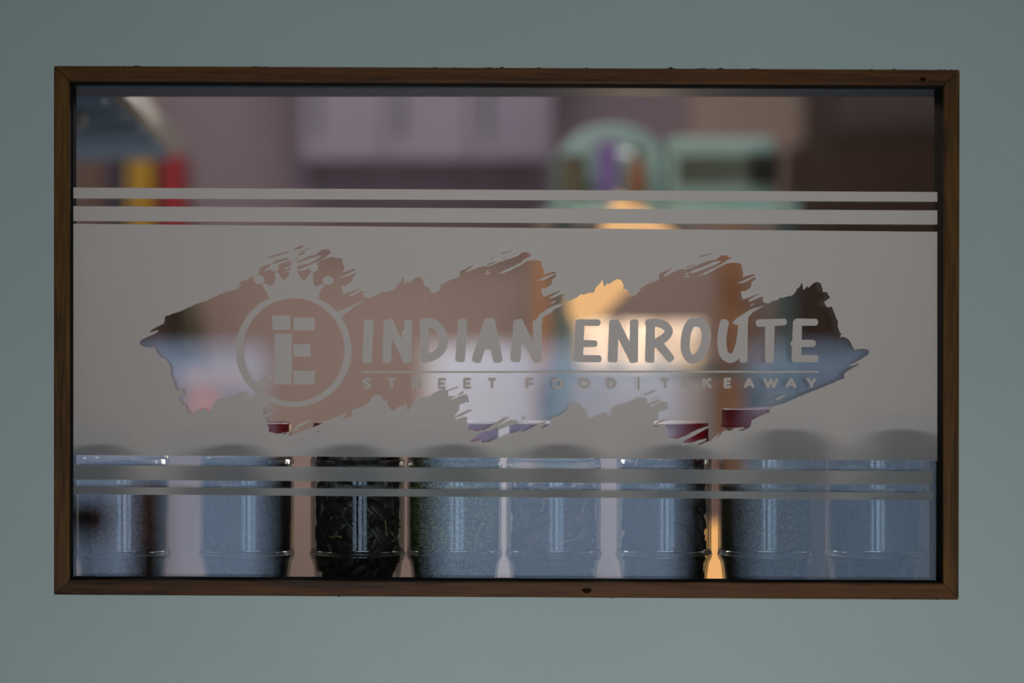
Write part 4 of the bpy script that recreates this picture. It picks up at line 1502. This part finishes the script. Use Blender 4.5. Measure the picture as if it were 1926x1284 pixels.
# dark brown cupboard at the right
DYD = 1.95
A = P(1556, 250, DYD)
db = thing('tall_cupboard', (A.x + 0.4, 2.47, 0), 'tall dark brown wooden cupboard at the right behind the glass', 'cupboard')
bxo('carcass', -0.4, 0.5, -0.53, 0, 0, A.z, M['darkwood'], db)
for k in range(2):
    d = bxo('door', -0.398 + k * 0.45, 0.048 + k * 0.45, -0.55, -0.531, 0.08, A.z - 0.02, M['darkwood'], db, 0.003)
    bm = bmesh.new()
    x = 0.02 if k == 0 else 0.085
    tube(bm, [(x, -0.55, 1.2), (x, -0.575, 1.2), (x, -0.575, 1.34), (x, -0.55, 1.34)], 0.005)
    obj('handle', bm, M['chrome'], d)
A2 = P(1592, 105, DYD)  # dark box added where the wall only falls off in brightness
cr = thing('wall_darkener', (A2.x + 0.3, 2.25, A.z), 'added brown crate on top of the tall brown cupboard', 'darkener')
hh = A2.z - A.z
bm = bmesh.new()
M['darkener'] = plain('darkener_brown', srgb(86, 74, 70), 0.6)
vs = box(bm, -0.3, 0.34, -0.27, 0.2, 0.0, hh - 0.02)
obj('body', bm, M['darkener'], cr, bevel=0.006)
bxo('lid', -0.305, 0.345, -0.28, 0.205, hh - 0.02, hh, M['darkener'], cr, 0.004)

# left shelf with a cardboard box and a green bottle
LYS = 1.8
z_ = P(0, 792, LYS).z
xl_ = P(395, 0, LYS).x
s2 = thing('wall_shelf', (xl_ - 0.06, 2.5, z_ - 0.018), 'deep dark wall shelf lower left carrying cardboard boxes', 'shelf')
bxo('shelf_board', -0.32, 0.14, -0.72, 0, 0, 0.018, M['shelfwood'], s2, 0.002)
for xx_ in (-0.25, 0.08):
    bm = bmesh.new()
    box(bm, xx_, xx_ + 0.012, -0.35, 0, -0.02, 0)
    obj('bracket', bm, M['black'], s2)
zb_ = z_ + 0.0003
for (a, b, t_, b_, m_, nm, lab) in ((352, 412, 728, 792, 'card', 'cardboard_box', 'small orange-brown cardboard box, lower one on the left shelf'),
                                    (344, 470, 690, 727.5, 'peach', 'cardboard_box', 'flat peach card box lying on the orange-brown box')):
    A, B = P(a, t_, LYS), P(b, b_, LYS)
    r = thing(nm, ((A.x + B.x) / 2, LYS + 0.06, B.z + 0.0003), lab, 'box')
    w, h = (B.x - A.x) / 2, A.z - B.z - 0.0006
    bxo('carton', -w, w, -0.06, 0.06, 0, h, M[m_], r, 0.001)
    bxo('tape', -w - 0.0003, w + 0.0003, -0.012, 0.012, h * 0.6, h + 0.0004, M['cream'], r)
A = P(352, 545, LYS)
r = thing('green_bottle', (P(354, 0, LYS).x, LYS + 0.06, P(0, 690, LYS).z + 0.0012), 'dark green bottle standing on the peach box', 'bottle')
h = A.z - r.location.z
bm = bmesh.new()
lathe(bm, [(0, 0), (0.024, 0), (0.026, 0.004), (0.026, h * 0.6), (0.012, h * 0.78), (0.011, h * 0.95), (0, h * 0.95)], 32)
obj('body', bm, M['bottle_green'], r, smooth=True)
bm = bmesh.new()
lathe(bm, [(0, h * 0.93), (0.0125, h * 0.93), (0.0125, h), (0, h)], 24)
obj('cap', bm, M['black'], r)
